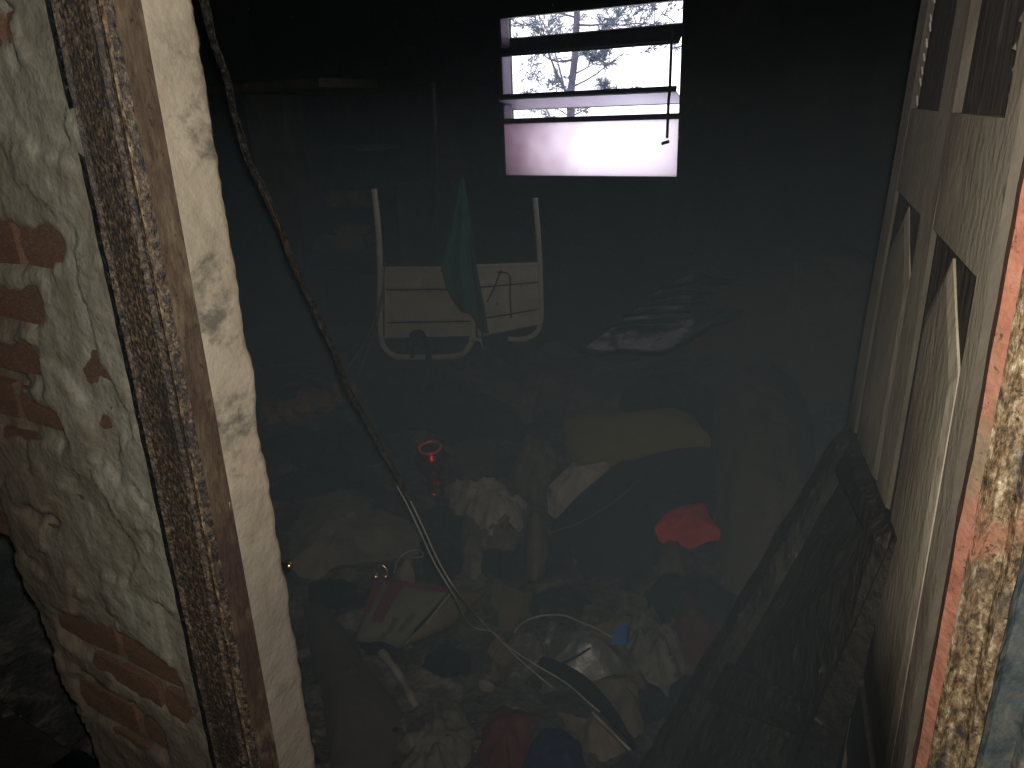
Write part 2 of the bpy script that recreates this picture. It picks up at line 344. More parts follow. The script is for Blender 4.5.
core = MB(); core.box((-4.1, YW+.02, .97), (XF+.02, YI, 2.65)); core.box((-1.30, YW+.02, 0), (XF+.02, YI, .97))
core.box((-4.1, YW, 1.95), (XF, YW+.02, 2.65)); core.box((-4.1, YW, .97), (-1.62, YW+.02, 1.95)); core.box((-1.3, YW, 0), (XF, YW+.02, .30))
for k in range(14):                     # stepped broken brick edge
    z = .97 - k*.07; xe = broken_x(z-.035) + random.uniform(-.008, .008)
    core.box((xe, YW+.004+random.uniform(0,.004), max(0, z-.068)), (-1.28, YI-.004, z))
core.build('masonry', M['plaster_out'], wall_l)
brick_me = []
for k in range(5):
    bm = bmesh.new(); bmesh.ops.create_cube(bm, size=1)
    bmesh.ops.subdivide_edges(bm, edges=bm.edges[:], cuts=1, use_grid_fill=True)
    for v in bm.verts:
        r = v.co.length; v.co *= (1 - .07 * (abs(v.co.x)+abs(v.co.y)+abs(v.co.z) > 1.2)); v.co += Vector([random.uniform(-.018, .018) for _ in range(3)])
    me = bpy.data.meshes.new('brick'); bm.to_mesh(me); bm.free(); me.materials.append(M['brick']); brick_me.append(me)
course = .0835; row = 0; z = 1.452 - course*12
while z < 1.95:
    x = -1.70 + (.085 if row % 2 else 0)
    while x < XF - .02:
        w_ = min(.185, XF - .002 - x)
        near = any(min(abs(hz-z) for _, hz in h) < .07 or in_poly(x+w_/2, z, h) for h in HOLES)
        if w_ > .04 and near and not (z < .95 and x < -1.33):
            o = bpy.data.objects.new('brick', random.choice(brick_me)); C.objects.link(o); o.parent = wall_l
            o.location = (x+w_/2, YW+.0225, z); o.scale = (w_, .05, .062); o.rotation_euler = (0, random.uniform(-.01, .01), 0)
        x += w_ + .014
    z += course; row += 1

# plaster reveal of the doorway: face +X, ragged far edge
XR = -.80; YS = .603
rev = MB(); zs = np.arange(.2, 2.1, .008); vs = []; fs = []; n = 15
for j, z in enumerate(zs):
    ye = .684 + .006*fbm(z, 0, 0, 9, 4) + .003*n3(z, 2, 0, 60)
    for i in range(n):
        t = i/(n-1); y = YS - .004 + (ye-YS+.004)*t
        d = .0035*fbm(y, z, 0, 12, 4) + .0012*fbm(y, z, 5, 60, 2) - .012*ss(.86, 1, t)
        vs.append((XR + d, y, z))
    vs.append((XR-.04, ye+.004, z))
n += 1
for j in range(len(zs)-1):
    for i in range(n-1): fs.append((j*n+i, j*n+i+1, (j+1)*n+i+1, (j+1)*n+i))
rev.add(vs, fs); rev.box((-.95, YW+.02, 2.08), (XR, YI-.004, 2.65)); rev.box((-.95, YW+.02, 0), (XR-.002, YI-.01, .21))
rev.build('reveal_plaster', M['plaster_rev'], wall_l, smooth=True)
# lintel above the door and wall right of the door
struct(MB().box((-.95, YW, 2.15), (.20, YI, 2.65)).build('wall_lintel', M['plaster_out']))
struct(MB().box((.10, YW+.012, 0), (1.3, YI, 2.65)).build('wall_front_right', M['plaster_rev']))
# hallway the photographer stands in
struct(MB().box((-4.1, -1.6, -.12), (1.3, .69, 0)).build('floor_hallway', M['floor']))
struct(MB().box((-4.1, -1.6, 2.65), (1.3, .69, 2.75)).build('ceiling_hallway', M['soot']))
struct(MB().box((-4.1, -1.72, 0), (1.3, -1.6, 2.65)).build('wall_hallway_rear', M['soot']))
struct(MB().box((-4.22, -1.6, 0), (-4.1, .69, 2.65)).build('wall_hallway_left', M['soot']))
struct(MB().box((1.3, -1.6, 0), (1.42, .69, 2.65)).build('wall_hallway_right', M['soot']))

# ------------------------------------------------------------------ steel door frame, left and right jambs (stepped pressed-steel profile)
def profile_jamb(name, prof, mats, z0=.0, z1=2.15, step=.02, amp=.0012, seed=0):
    root = struct(empty(name, (0, 0, 0)))
    for (pname, pts, m) in prof:
        mb = MB(); vs = []; fs = []
        q = []
        for a, b in zip(pts[:-1], pts[1:]):
            k = max(1, int(math.dist(a, b)/.008))
            q += [(a[0]+(b[0]-a[0])*t/k, a[1]+(b[1]-a[1])*t/k) for t in range(k)]
        q.append(pts[-1]); n = len(q); zz = np.arange(z0, z1+.001, step)
        for z in zz:
            for i, (x, y) in enumerate(q):
                e = 0 if i in (0, n-1) else 1
                vs.append((x + e*amp*fbm(x+seed, z, 0, 40, 2), y + e*amp*fbm(y+seed, z, 6, 40, 2), z))
        for j in range(len(zz)-1):
            for i in range(n-1): fs.append((j*n+i, j*n+i+1, (j+1)*n+i+1, (j+1)*n+i))
        mb.add(vs, fs); o = mb.build(pname, m, root, smooth=False)
        s = o.modifiers.new('solid', 'SOLIDIFY'); s.thickness = .002; s.offset = -1
    return root
g = YW - .014
profile_jamb('trim_1', [
    ('outer_lip', [(XF-.001, YW+.004), (XF-.001, g), (XF+.012, g)], M['rust_black']),
    ('face_plate', [(XF+.012, g), (XF+.016, g-.004), (XF+.022, g), (XF+.050, g+.001), (-.835, g+.001), (-.830, g+.006), (-.818, g+.006), (-.812, g-.003)], M['rust_dark']),
    ('ridge_edge', [(-.812, g-.003), (-.808, g-.005), (-.805, g-.003)], M['rust_gold']),
    ('ridge_side', [(-.805, g-.003), (-.801, g+.001), (-.800, g+.006)], M['rust_dark']),
    ('return_plate', [(-.800, g+.006), (-.799, g+.020), (-.797, YS)], M['rust_brown'])], None)
profile_jamb('trim_2', [
    ('return_plate', [(.040, .665), (.036, .640), (.036, .575), (.044, g+.004)], M['rust_orange']),
    ('stop_ridge', [(.044, g+.004), (.048, g), (.054, g+.004), (.064, g+.002), (.068, g-.005), (.074, g-.005), (.076, g+.002)], M['rust_gold']),
    ('face_plate', [(.076, g+.002), (.080, g+.006), (.098, g+.006), (.102, g), (.108, g), (.112, YW+.014)], M['rust_blue'])], None, seed=5)

# ------------------------------------------------------------------ window
win = struct(empty('window_1', (0, 0, 0)))
fy0, fy1 = YB+.005, YB+.045
for a, b in (((WX0, WZ0), (WX1, WZ0+.018)), ((WX0, WZ1-.018), (WX1, WZ1)), ((WX0, WZ0), (WX0+.012, WZ1)), ((WX1-.012, WZ0), (WX1, WZ1))):
    MB().box((a[0], fy0, a[1]), (b[0], fy1, b[1])).build('window_frame', M['steel_black'], win)
MB().box((WX0+.012, fy0+.012, 1.535), (WX0+.055, fy1-.012, 2.06)).build('side_strip', M['frost2'], win)
MB().box((WX0, fy0-.012, 1.535), (WX1, fy0+.03, 1.562)).build('crossbar', M['steel_black'], win)
MB().box((WX0+.01, fy0+.010, 1.262), (WX1-.01, fy0+.016, 1.536)).build('frosted_pane', M['frost'], win)
def louvre(zc, tilt, m, w_=.19, edge=.012):
    # a tilting pane on a horizontal pivot with dark steel edge channels
    c = Vector(((WX0+WX1)/2, fy0+.02, zc)); d = Vector((0, -math.cos(tilt), math.sin(tilt))); u = Vector((0, math.sin(tilt), math.cos(tilt)))
    x0, x1 = WX0+.013, WX1-.013
    def slab(a, b, t, name, mm, par):
        q = [c + d*a, c + d*b]; mb = MB()
        mb.hexa([(x0, q[0].y, q[0].z), (x1, q[0].y, q[0].z), (x1, q[1].y, q[1].z), (x0, q[1].y, q[1].z)], u*t)
        return mb.build(name, mm, par)
    p = slab(-w_/2, w_/2, .005, 'louvre_pane', m, win)
    slab(w_/2-.012, w_/2, edge, 'edge_channel', M['steel_black'], p); slab(-w_/2, -w_/2+.012, .008, 'edge_channel', M['steel_black'], p)
    return p
louvre(1.915, math.radians(-38), M['louvre_soot'], .15, .012)
louvre(1.632, math.radians(20), M['frost2'], .17, .026)
h = MB(); h.tube([(WX1-.035, fy0-.075, 1.93), (WX1-.035, fy0-.08, 1.66), (WX1-.042, fy0-.07, 1.62), (WX1-.042, fy0-.075, 1.45)], .007, 6)
lv = h.build('lever_rod', M['steel_black'], win)
MB().tube([(WX1-.065, fy0-.085, 1.425), (WX1-.030, fy0-.08, 1.435)], .009, 6).build('lever_handle', M['steel_black'], lv)

# ------------------------------------------------------------------ bare tree outside
def tree():
    root = empty('bare_pine', (-3.05, 7.4, -1.0), 'dark bare-branched pine seen through the open louvres', 'tree')
    tr = MB(); nd = MB(); rnd = random.Random(5)
    def needles(p, d, k, ln=.16):
        for _ in range(k):
            v = (d + Vector((rnd.uniform(-1,1), rnd.uniform(-1,1), rnd.uniform(-1,.8)))*.9).normalized()*ln*rnd.uniform(.5, 1.2)
            s = Vector((-v.z, 0, v.x)).normalized()*.003; q = p+v
            nd.add([p-s, p+s, q+s*.3, q-s*.3], [(0,1,2,3)])
            s2 = Vector((0, .003, 0)); nd.add([p-s2, p+s2, q+s2*.3, q-s2*.3], [(0,1,2,3)])
    def branch(p, d, ln, r, depth):
        pts = [p]; n = 6
        for i in range(n):
            d = (d + Vector((rnd.uniform(-.16,.16), rnd.uniform(-.16,.16), rnd.uniform(-.12,.14)))).normalized(); pts.append(pts[-1]+d*ln/n)
        tr.tube(pts, [r*(1-.8*i/n) for i in range(n+1)], 5)
        if depth < 3:
            for i in range(2, n+1):
                for _ in range(1):
                    v = (d*.5 + Vector((rnd.uniform(-1,1), rnd.uniform(-.7,.7), rnd.uniform(-.35,.75)))).normalized()
                    if rnd.random() < .95: branch(pts[i], v, ln*rnd.uniform(.32,.5), r*.45, depth+1)
        if depth >= 2:
            for q in pts[3:]: needles(q, d, 5, .12)
    # trunk passes behind the middle of the left half of the window
    def at(px, py, y=7.4): return P(px, py, 1, y)
    t = [at(571, 330), at(572, 200), at(571, 125), at(571, 92), at(575, 55), at(577, 10), at(579, -60)]
    tr.tube(spline(t, 6), [.05*(1-.012*i) for i in range(37)], 8)
    for (a, b, ln, r) in (((566, 92), (520, 30), 1.2, .014), ((566, 95), (545, 10), 1.3, .010), ((573, 75), (592, 60), .4, .010), ((570, 88), (640, 62), 1.3, .010),
                          ((578, 25), (640, 20), 1.2, .012), ((578, 18), (530, 12), .9, .011), ((580, 0), (620, -20), 1.0, .010), ((575, 45), (600, 30), .6, .008),
                          ((572, 118), (548, 108), .6, .008), ((572, 116), (600, 104), .5, .008), ((571,60),(510,62), 1.0,.014)):
        p = at(*a); q = at(*b, 7.4 + rnd.uniform(-.4, .4)); branch(p, (q-p).normalized(), ln, r, 1)
    for (a, k) in (((532, 65), 16), ((535, 80), 14), ((530, 95), 10), ((542, 58), 8), ((545, 112), 18), ((552, 116), 14), ((535, 117), 10), ((560, 25), 10), ((600, 15), 9), ((570, 12), 9)):
        for _ in range(k):
            p = at(a[0]+rnd.gauss(0, 6), a[1]+rnd.gauss(0, 6), 7.2+rnd.uniform(-.3,.3)); needles(p, Vector((0,0,-.3)), 5, .14)
    a = tr.build('trunk', M['bark'], root); b = nd.build('foliage', M['needles'], root); b['kind'] = 'stuff'
tree()

# ------------------------------------------------------------------ the heap
heap = MB(); X = np.arange(-3.98, .5, .028); Y = np.arange(.2, 3.76, .028); vs = []
for y in Y:
    for x in X:
        e = ss(.35, .9, y)
        vs.append((x, y, .004 + H(x, y) * e))
n = len(X); fs = [(j*n+i, j*n+i+1, (j+1)*n+i+1, (j+1)*n+i) for j in range(len(Y)-1) for i in range(n-1)
                  if not (Y[j] < YI+.02 and (X[i] < -.78 or X[i] > -.02))]
ho = heap.add(vs, fs).build('debris_heap', M['heap'], smooth=True)
tag(ho, 'low heap of ash and blackened cloth covering the whole room floor', 'debris', kind='stuff')

# ------------------------------------------------------------------ door leaf (right), opened inwards, warped by the fire
leaf = struct(empty('door_1', (.03, .63, 0)))
def lw(p):      # (u along leaf, w out towards the camera side, z)
    u, w_, z = p; s = (-.141 + .044*(z-1.04))/.79
    return Vector((.036 + u*s - w_*.985 + .0015*n3(u, z, 0, 5), .63 + u*.98 - w_*.17, z))
def lbox(u0, u1, z0, z1, w0, w1, name, m, par, bevel=.002, sub=4):
    mb = MB(); n = sub
    for k in range(n): mb.box((u0, w0, z0+(z1-z0)*k/n), (u1, w1, z0+(z1-z0)*(k+1)/n))
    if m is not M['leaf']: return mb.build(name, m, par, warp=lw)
    mb.m = [1 if k % 6 in (3, 5) else 0 for k in range(len(mb.f))]      # side faces get a darker colour that stands for groove shade
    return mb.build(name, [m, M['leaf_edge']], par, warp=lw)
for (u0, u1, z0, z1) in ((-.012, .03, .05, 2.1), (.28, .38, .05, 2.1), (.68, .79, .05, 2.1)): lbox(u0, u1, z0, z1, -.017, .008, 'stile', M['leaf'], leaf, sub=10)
for (z0, z1) in ((.05, .22), (1.47, 1.583), (2.0, 2.1), (.78, .90)):
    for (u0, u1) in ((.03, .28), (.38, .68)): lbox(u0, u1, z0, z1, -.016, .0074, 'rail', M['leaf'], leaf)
for (u0, u1) in ((.03, .28), (.38, .68)):
    for (z0, z1, point) in ((.90, 1.47, True), (.22, .78, False)):
        # sunk field with a raised panel that ends in a point at the top
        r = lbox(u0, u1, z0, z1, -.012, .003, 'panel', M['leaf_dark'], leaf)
        uc = (u0+u1)/2; a = u0+.020; b = u1-.030
        zt = z1-.008; zs_ = z1-.085 if point else z1-.03
        out = [(a, z0+.02), (b, z0+.02), (b, zs_), (uc, zt), (a, zs_)]
        mb = MB(); inn = [((u-uc)*.86+uc, (z-(z0+z1)/2)*.94+(z0+z1)/2) for u, z in out]
        vs = [(u, .002, z) for u, z in out] + [(u, .005, z) for u, z in out] + [(u, .0078, z) for u, z in inn]
        fs = [(i, (i+1)%5, 5+(i+1)%5, 5+i) for i in range(5)] + [(5+i, 5+(i+1)%5, 10+(i+1)%5, 10+i) for i in range(5)] + [(10,11,12,13,14)]
        mb.add(vs, fs).build('raised_field', M['leaf'], r, warp=lw)
    # burnt-out glazed opening with shards of glass left in the rebate
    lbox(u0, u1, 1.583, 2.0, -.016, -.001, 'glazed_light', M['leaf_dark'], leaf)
    for k in range(9):
        z = 1.586 + k*.018 + random.uniform(0, .01); uu = (u0 + random.uniform(.004, .02)) if u0 < .2 else (u1 - random.uniform(.01, .035))
        mb = MB(); mb.add([(uu, .001, z), (uu+random.uniform(.010,.03), .003, z+.004), (uu+.004, .003, z+random.uniform(.008,.02))], [(0,1,2)])
        o = mb.build('glass_shard', CM['white'], leaf, warp=lw)
        s = o.modifiers.new('solid', 'SOLIDIFY'); s.thickness = .002
for z in (.35, 1.20, 1.9):
    MB().tube([(.034, .648, z-.045), (.034, .648, z+.045)], .007, 10).build('hinge', M['rust_dark'], leaf)

# second, charred leaf leaning against the first
TL = P(852, 424, 1, 1.37); TR = P(897, 538, 1, .80); BL = P(640, 775, 2, .30)
dv = (BL - TL); BRR = P(822, 800, 2, .60)
cl = empty('charred_door_leaf', BL, 'charred black panelled door leaf leaning against the open door', 'door')
du = (TR-TL); nn = du.cross(dv).normalized()
if nn.dot(CAM-TL) < 0: nn = -nn
def cw(p):
    u, w_, v = p
    q = TL.lerp(TR, u).lerp(BL.lerp(BRR, u), v) + nn*(w_*.9 + .0022*fbm(u*3, v*4, 0, 3, 4)); q += du.normalized()*.0035*n3(u, v*3, 4, 7); return q
def cbox(u0, u1, v0, v1, w0, w1, name, m, sub=10, amp=.0035, mid=False):
    mb = MB(); nu = 6; vs = []; fs = []
    for j in range(sub+1):
        for i in range(nu+1):
            u = u0+(u1-u0)*i/nu; v = v0+(v1-v0)*j/sub; e = i in (0, nu) or j in (0, sub)
            vs.append((u, (w0 if e else w1) + (0 if e else amp*fbm(u*6, v*9, 1, 3, 3)), v))
    N = nu+1
    fs = [(j*N+i, j*N+i+1, (j+1)*N+i+1, (j+1)*N+i) for j in range(sub) for i in range(nu)]
    mb.add(vs, fs); mb.box((u0, -.02, v0), (u1, w0, v1))
    return mb.build(name, m, cl, warp=cw)
cbox(0, .17, 0, 1.08, .004, .020, 'stile', M['char'], 26)
cbox(.83, 1.0, 0, 1.08, .004, .020, 'stile', M['char'], 26)
cbox(.17, .83, 0, .09, .004, .018, 'rail', M['char'], 4)
cbox(.17, .83, .62, .74, .004, .018, 'rail', M['char'], 6)
cbox(.17, .83, .09, .62, -.012, -.006, 'panel', M['char'], 14)
cbox(.17, .83,   .74, 1.08, -.012, -.006, 'panel', M['char'], 14)
cbox(.30, .68, .17, .55, -.006, .006, 'raised_field', M['char'], 10)

# ------------------------------------------------------------------ lumps of cloth and rubbish from outlines on the heap
def lump(name, label, cat, pix, m, h=.06, fold=.5, up=0.0, fs_=14, seed=None, group=None, rings=14, nb=84, edge=.004, flat=.5, rough_edge=.012, tilt=None, parent=None):
    seed = seed if seed is not None else random.uniform(0, 99)
    pts = [PH(a, b, up + h*.45) for a, b in pix]
    xy = [Vector((p.x, p.y)) for p in pts]
    # resample outline
    L = [0]
    for i in range(len(xy)): L.append(L[-1] + (xy[(i+1) % len(xy)] - xy[i]).length)
    bd = []
    for k in range(nb):
        s = L[-1]*k/nb; i = max(j for j in range(len(xy)) if L[j] <= s)
        t = (s-L[i])/max(1e-9, L[i+1]-L[i]); p = xy[i].lerp(xy[(i+1) % len(xy)], t)
        r = rough_edge; p = p + Vector((n3(p.x, p.y, seed, 22), n3(p.x, p.y, seed+9, 22)))*r; bd.append(p)
    c = sum(bd, Vector((0, 0)))/nb
    vs = []; 
    def hz(p): return H(p.x, p.y)
    base = max(0, min(1, flat)); hc = sum(hz(p) for p in bd)/nb
    for j in range(rings+1):
        r = (j/rings)
        for k in range(nb):
            p = c.lerp(bd[k], r)
            b = hz(p)*(1-base) + max(hc, hz(p)-.01)*base
            dome = (1-r**2.4)
            f = fbm(p.x, p.y, seed, fs_, 4)*.55 + (abs(fbm(p.x*1.3+p.y*.6, p.y*.9-p.x*.5, seed+4, fs_*.8, 3))-.3)
            z = b + up + .8*h*dome*(1+.55*fold*f) + min(h, .08)*.16*fold*f*r + .007*fold*(abs(n3(p.x, p.y, seed, fs_*3))-.2)
            if r == 1: z = b + up - edge
            z = max(z, .012)
            vs.append((p.x, p.y, z))
    fs = [(j*nb+k, j*nb+(k+1) % nb, (j+1)*nb+(k+1) % nb, (j+1)*nb+k) for j in range(rings) for k in range(nb)]
    mb = MB(); mb.add(vs, fs)
    bot = [(bd[k].x, bd[k].y, max(.008, hz(bd[k])-.035)) for k in range(nb)]
    top = [vs[rings*nb+k] for k in range(nb)]
    mb.add(top+bot, [(k, (k+1) % nb, nb+(k+1) % nb, nb+k) for k in range(nb)] + [tuple(range(nb, 2*nb))[::-1]])
    o = mb.build(name, m, parent, smooth=True)
    if label: tag(o, label, cat, group)
    return o
def plump(name, label, cat, pix, m, p0, nrm, h=.05, fold=.3, fs_=6, rings=16, nb=100, rough_edge=.008, drop=.12, parent=None, dexp=3.0):
    # soft thing lying on a sloping bed: outline taken on the plane (p0, nrm), puffed up by h, its sides running down by drop
    nrm = Vector(nrm).normalized(); p0 = Vector(p0); pts = []; seed = random.uniform(0, 99)
    for a, b in pix:
        d = ray(a, b); pts.append(CAM + d * ((p0-CAM).dot(nrm)/d.dot(nrm)))
    L = [0]
    for i in range(len(pts)): L.append(L[-1] + (pts[(i+1) % len(pts)] - pts[i]).length)
    bd = []
    for k in range(nb):
        q = L[-1]*k/nb; i = max(j for j in range(len(pts)) if L[j] <= q)
        p = pts[i].lerp(pts[(i+1) % len(pts)], (q-L[i])/max(1e-9, L[i+1]-L[i]))
        bd.append(p + Vector((n3(p.x, p.y, seed, 20), n3(p.x, p.y, seed+9, 20), 0))*rough_edge)
    for _ in range(2): bd = [(bd[k-1]+bd[k]*2+bd[(k+1) % nb])/4 for k in range(nb)]
    c = sum(bd, Vector())/nb; vs = []
    for j in range(rings+1):
        r = j/rings
        for k in range(nb):
            p = c.lerp(bd[k], r); f = fbm(p.x, p.y, seed, fs_, 4)*.5 + abs(fbm(p.x*1.3+p.y*.6, p.y*.9-p.x*.5, seed+4, fs_, 3))-.25
            vs.append(p + nrm*(h*(1-r**dexp)*(1+fold*f) - h*.5 + .02*fold*f*(1-r)))
    for k in range(nb):
        p = c.lerp(bd[k], .97) - nrm*h*.5; p.z = max(.01, min(p.z - .005, max(p.z-drop, H(p.x, p.y)-.03))); vs.append(p)
    fs = [(j*nb+k, j*nb+(k+1) % nb, (j+1)*nb+(k+1) % nb, (j+1)*nb+k) for j in range(rings+1) for k in range(nb)]
    fs.append(tuple((rings+1)*nb+k for k in range(nb))[::-1])
    o = MB().add(vs, fs).build(name, m, parent, smooth=True)
    if label: tag(o, label, cat)
    return o
def rel(pts, ox, oy, s): return [(ox+a/s, oy+b/s) for a, b in pts]
A = lambda *p: rel(p, 260, 340, 3.413)   # from the study crops of the photograph
B = lambda *p: rel(p, 500, 340, 3.413)
Cc = lambda *p: rel(p, 460, 560, 3.69)
D = lambda *p: rel(p, 280, 540, 3.368)
E = lambda *p: rel(p, 620, 480, 2.667)

# back of the room
lump('black_jacket', 'blackened jacket heaped in front of the white metal frame', 'clothing', A((330,130),(420,80),(560,60),(700,110),(800,180),(900,230),(1000,260),(900,330),(700,330),(560,290),(430,300),(360,230)), CM['navy'], .10, .9)
lump('grey_bedding', 'rumpled grey-brown bedding right of the white metal frame feet', 'bedding', A((640,60),(780,90),(880,130),(880,200),(790,230),(700,200),(640,140)), CM['grey'], .07, .9)
lump('violet_cloth', 'small violet cloth at the right foot of the white metal frame', 'cloth', [(498,352),(508,345),(524,348),(530,356),(520,364),(504,362)], CM['violet'], .05, .8)
lump('crumpled_sheet', 'pale torn sheet twisted across the black clothes at mid room', 'cloth', A((880,240),(910,180),(900,120),(960,80),(1040,70),(1080,90),(1060,130),(980,140),(950,190),(930,240),(900,255)), CM['fluff'], .09, .9, up=.04)
lump('pale_rag', 'narrow pale rag lying beside the grey mattress corner', 'cloth', B((80,140),(160,100),(260,90),(270,130),(200,150),(130,190),(110,240),(70,250),(60,200)), CM['fluff'], .06, .9, up=.06)
lump('tan_scrap', 'small tan scrap standing behind the red glossy jar', 'scrap', A((512,345),(530,300),(572,305),(566,335),(540,355)), CM['tan'], .03, .4, up=.03, rough_edge=.004)
lump('cardboard_sheet', 'brown cardboard sheet just right of the red glossy jar', 'cardboard', A((665,330),(800,318),(806,400),(770,440),(690,470),(660,420)), CM['brown'], .04, .3, up=.02)
lump('grey_curtain', 'grey curtain gathered in folds behind the white crumpled cloth', 'curtain', A((860,400),(900,330),(990,310),(1010,360),(990,450),(930,520),(880,500)), CM['greybrown'], .10, .9)
lump('grey_blanket', 'grey-brown blanket spread beside the plaster door reveal', 'blanket', A((90,600),(130,540),(240,520),(380,530),(420,560),(520,580),(560,640),(540,700),(420,720),(300,730),(180,790),(80,760)), CM['greybrown'], .10, .8, fs_=7)
lump('dark_blanket', 'dark blanket behind the grey-brown one by the left door reveal', 'blanket', A((60,440),(200,420),(360,400),(450,470),(430,540),(300,520),(120,520),(50,520)), CM['teal'], .08, .8)
lump('burnt_curtain', 'burnt black cloth below the hanging cable at left', 'cloth', A((120,300),(300,250),(430,300),(480,380),(380,400),(200,420),(100,400)), CM['black'], .08, .8)
lump('trouser_leg', 'dark grey trouser leg left of the upright shoe', 'clothing', A((690,570),(730,560),(760,640),(770,760),(730,800),(690,760),(680,660)), CM['greybrown'], .08, .5)
lump('black_bedding', 'black cloth gathered under the white crumpled cloth', 'bedding', A((560,600),(690,570),(700,760),(640,830),(560,800),(540,690)), CM['teal'], .06, .8)
lump('fuzzy_scarf', 'frayed grey scarf below the white crumpled cloth', 'scarf', A((740,600),(870,590),(880,640),(860,690),(800,700),(750,670)), CM['fluff'], .07, 1.0, up=.02, rough_edge=.02)
lump('white_cloth', 'crumpled dirty white cloth at the centre of the heap', 'cloth', A((632,475),(660,462),(700,490),(740,470),(800,440),(835,480),(905,520),(890,600),(850,630),(790,660),(740,620),(700,560),(655,535)), CM['white'], .09, 1.0, up=.03, rough_edge=.02, fs_=18)
# armchair / mattress group on the right
plump('mattress', 'scorched grey mattress under the glossy black board', 'mattress', B((205,245),(225,190),(250,130),(290,70),(420,60),(600,40),(820,30),(960,90),(1010,230),(1010,400),(860,420),(760,330),(690,265),(600,225),(400,235),(280,262)), CM['purple'], (0,2.8,.50), (0,-.03,1), .05, .5, 4, 20, 130, drop=.45)
plump('black_cushion', 'black cushion lying on the scorched mattress', 'cushion', B((432,130),(480,105),(560,95),(640,100),(740,150),(745,290),(690,262),(640,222),(520,222),(415,228),(400,190)), CM['teal'], (0,2.8,.56), (0,-.03,1), .07, .4, 5, drop=.09)
plump('mustard_foam', 'smooth mustard foam cushion leaning on the scorched mattress', 'cushion', B((205,262),(260,245),(400,228),(590,219),(650,242),(735,292),(742,335),(600,348),(450,385),(370,402),(300,422),(250,390),(215,310)), CM['mustard'], (-1,2.40,.44), (0,-.75,1), .05, .12, 3, rough_edge=.004, drop=.06)
plump('white_pillow', 'dirty white pillow end tucked under the mustard foam', 'pillow', B((155,490),(250,402),(300,424),(375,402),(340,450),(240,510),(190,535)), CM['white'], (-1.1,2.2,.34), (0,-.4,1), .05, .5, 9, drop=.12)
bag = plump('navy_duvet', 'large dark navy duvet with pale piping in front of the mustard foam', 'duvet', B((165,610),(250,520),(330,450),(400,392),(450,382),(600,345),(750,335),(800,440),(790,520),(640,530),(540,620),(540,720),(420,790),(250,800),(160,760)), CM['navy'], (-.9,2.2,.36), (0,-.42,1), .07, .45, 4, 20, 120, drop=.3)
def on_plane(a, b, p0, nrm):
    d = ray(a, b); nrm = Vector(nrm).normalized(); return CAM + d * ((Vector(p0)-CAM).dot(nrm)/d.dot(nrm))
pp = [on_plane(a, b, (-.9,2.2,.36+.045), (0,-.42,1)) for a, b in B((165,658),(250,632),(330,590),(400,545),(450,500),(490,465))]
MB().tube(spline(pp, 8), .0024, 6).build('piping', CM['grey'], bag)
bag.children[0]['label'] = 'pale piping seam'
plump('red_shirt', 'bright red cloth lying on black clothes right of centre', 'clothing', B((512,635),(550,590),(580,568),(640,548),(695,543),(712,580),(735,615),(755,642),(700,652),(650,678),(600,655),(550,655)), CM['red'], (-.68,2.30,.40), (0,-.35,1), .03, .5, 9, rough_edge=.006, drop=.03)
lump('brown_sleeve', 'dull brown sleeve hanging below the red cloth', 'clothing', B((545,660),(605,662),(640,690),(640,780),(590,800),(540,770)), CM['brown'], .09, .5)
plump('black_coat', 'black coat spread under and right of the red cloth', 'clothing', B((590,650),(650,560),(780,540),(870,600),(900,740),(850,840),(700,860),(620,800)), CM['teal'], (-.6,2.2,.22), (0,-.3,1), .04, .5, 7, drop=.2)
plump('grey_sock', 'grey rag beside the red cloth', 'cloth', B((728,540),(770,520),(822,535),(815,565),(785,620),(750,642),(725,600)), CM['greybrown'], (-.6,2.35,.33), (0,-.35,1), .04, .7, 12, drop=.05)
plump('dark_hood', 'thin dark hood edge behind the red cloth', 'clothing', B((560,575),(620,525),(700,500),(790,505),(780,525),(700,545),(620,560)), CM['greybrown'], (-.6,2.42,.34), (0,-.35,1), .04, .5, 9, drop=.08)
lump('maroon_cloth', 'dark maroon cloth between the grey wadding and the charred door', 'cloth', E((140,380),(170,270),(240,350),(285,410),(250,470),(190,480),(150,440)), CM['maroon'], .08, .5)
lump('dark_rag', 'blue-black rag behind the maroon cloth', 'cloth', E((60,290),(100,230),(250,240),(330,300),(290,380),(240,350),(170,270),(120,370)), CM['black'], .08, .6)
lump('wadding', 'grey frayed wadding beside the beige cloth', 'wadding', E((-10,370),(30,330),(75,318),(130,380),(160,400),(188,450),(182,500),(140,545),(80,515),(20,480)), CM['fluff'], .10, 1.0, rough_edge=.03, fs_=22)
lump('tan_cloth', 'folded tan cloth behind the silver pouch', 'cloth', Cc((440,250),(560,235),(620,180),(690,135),(740,180),(720,260),(640,330),(560,320),(480,290)), CM['tan'], .06, .5)
# foreground
lump('rubble_patch', 'pale crumbs of plaster at the bottom edge of the picture', 'rubble', D((380,768),(450,640),(470,560),(520,510),(620,560),(660,640),(620,768),(560,860),(400,860)), CM['grey'], .05, 1.0, fs_=26)['kind'] = 'stuff'
lump('brown_board', 'dark brown warped board at the foot of the plaster reveal', 'board', [(300,590),(318,590),(345,625),(372,660),(405,705),(412,740),(400,790),(330,800),(318,700)], CM['boardbrown'], .05, .15, fs_=3, rough_edge=.004, flat=1)
lump('maroon_towel', 'dull maroon towel left of the navy cloth in the foreground', 'towel', Cc((60,600),(100,540),(150,500),(230,515),(320,540),(300,580),(250,680),(180,800),(80,820)), CM['maroon'], .06, .5)
lump('navy_cloth', 'navy blue cloth at the bottom edge beside the maroon towel', 'cloth', Cc((250,640),(310,565),(380,575),(440,640),(480,740),(470,800),(360,850),(200,830)), CM['blue'], .07, .4)
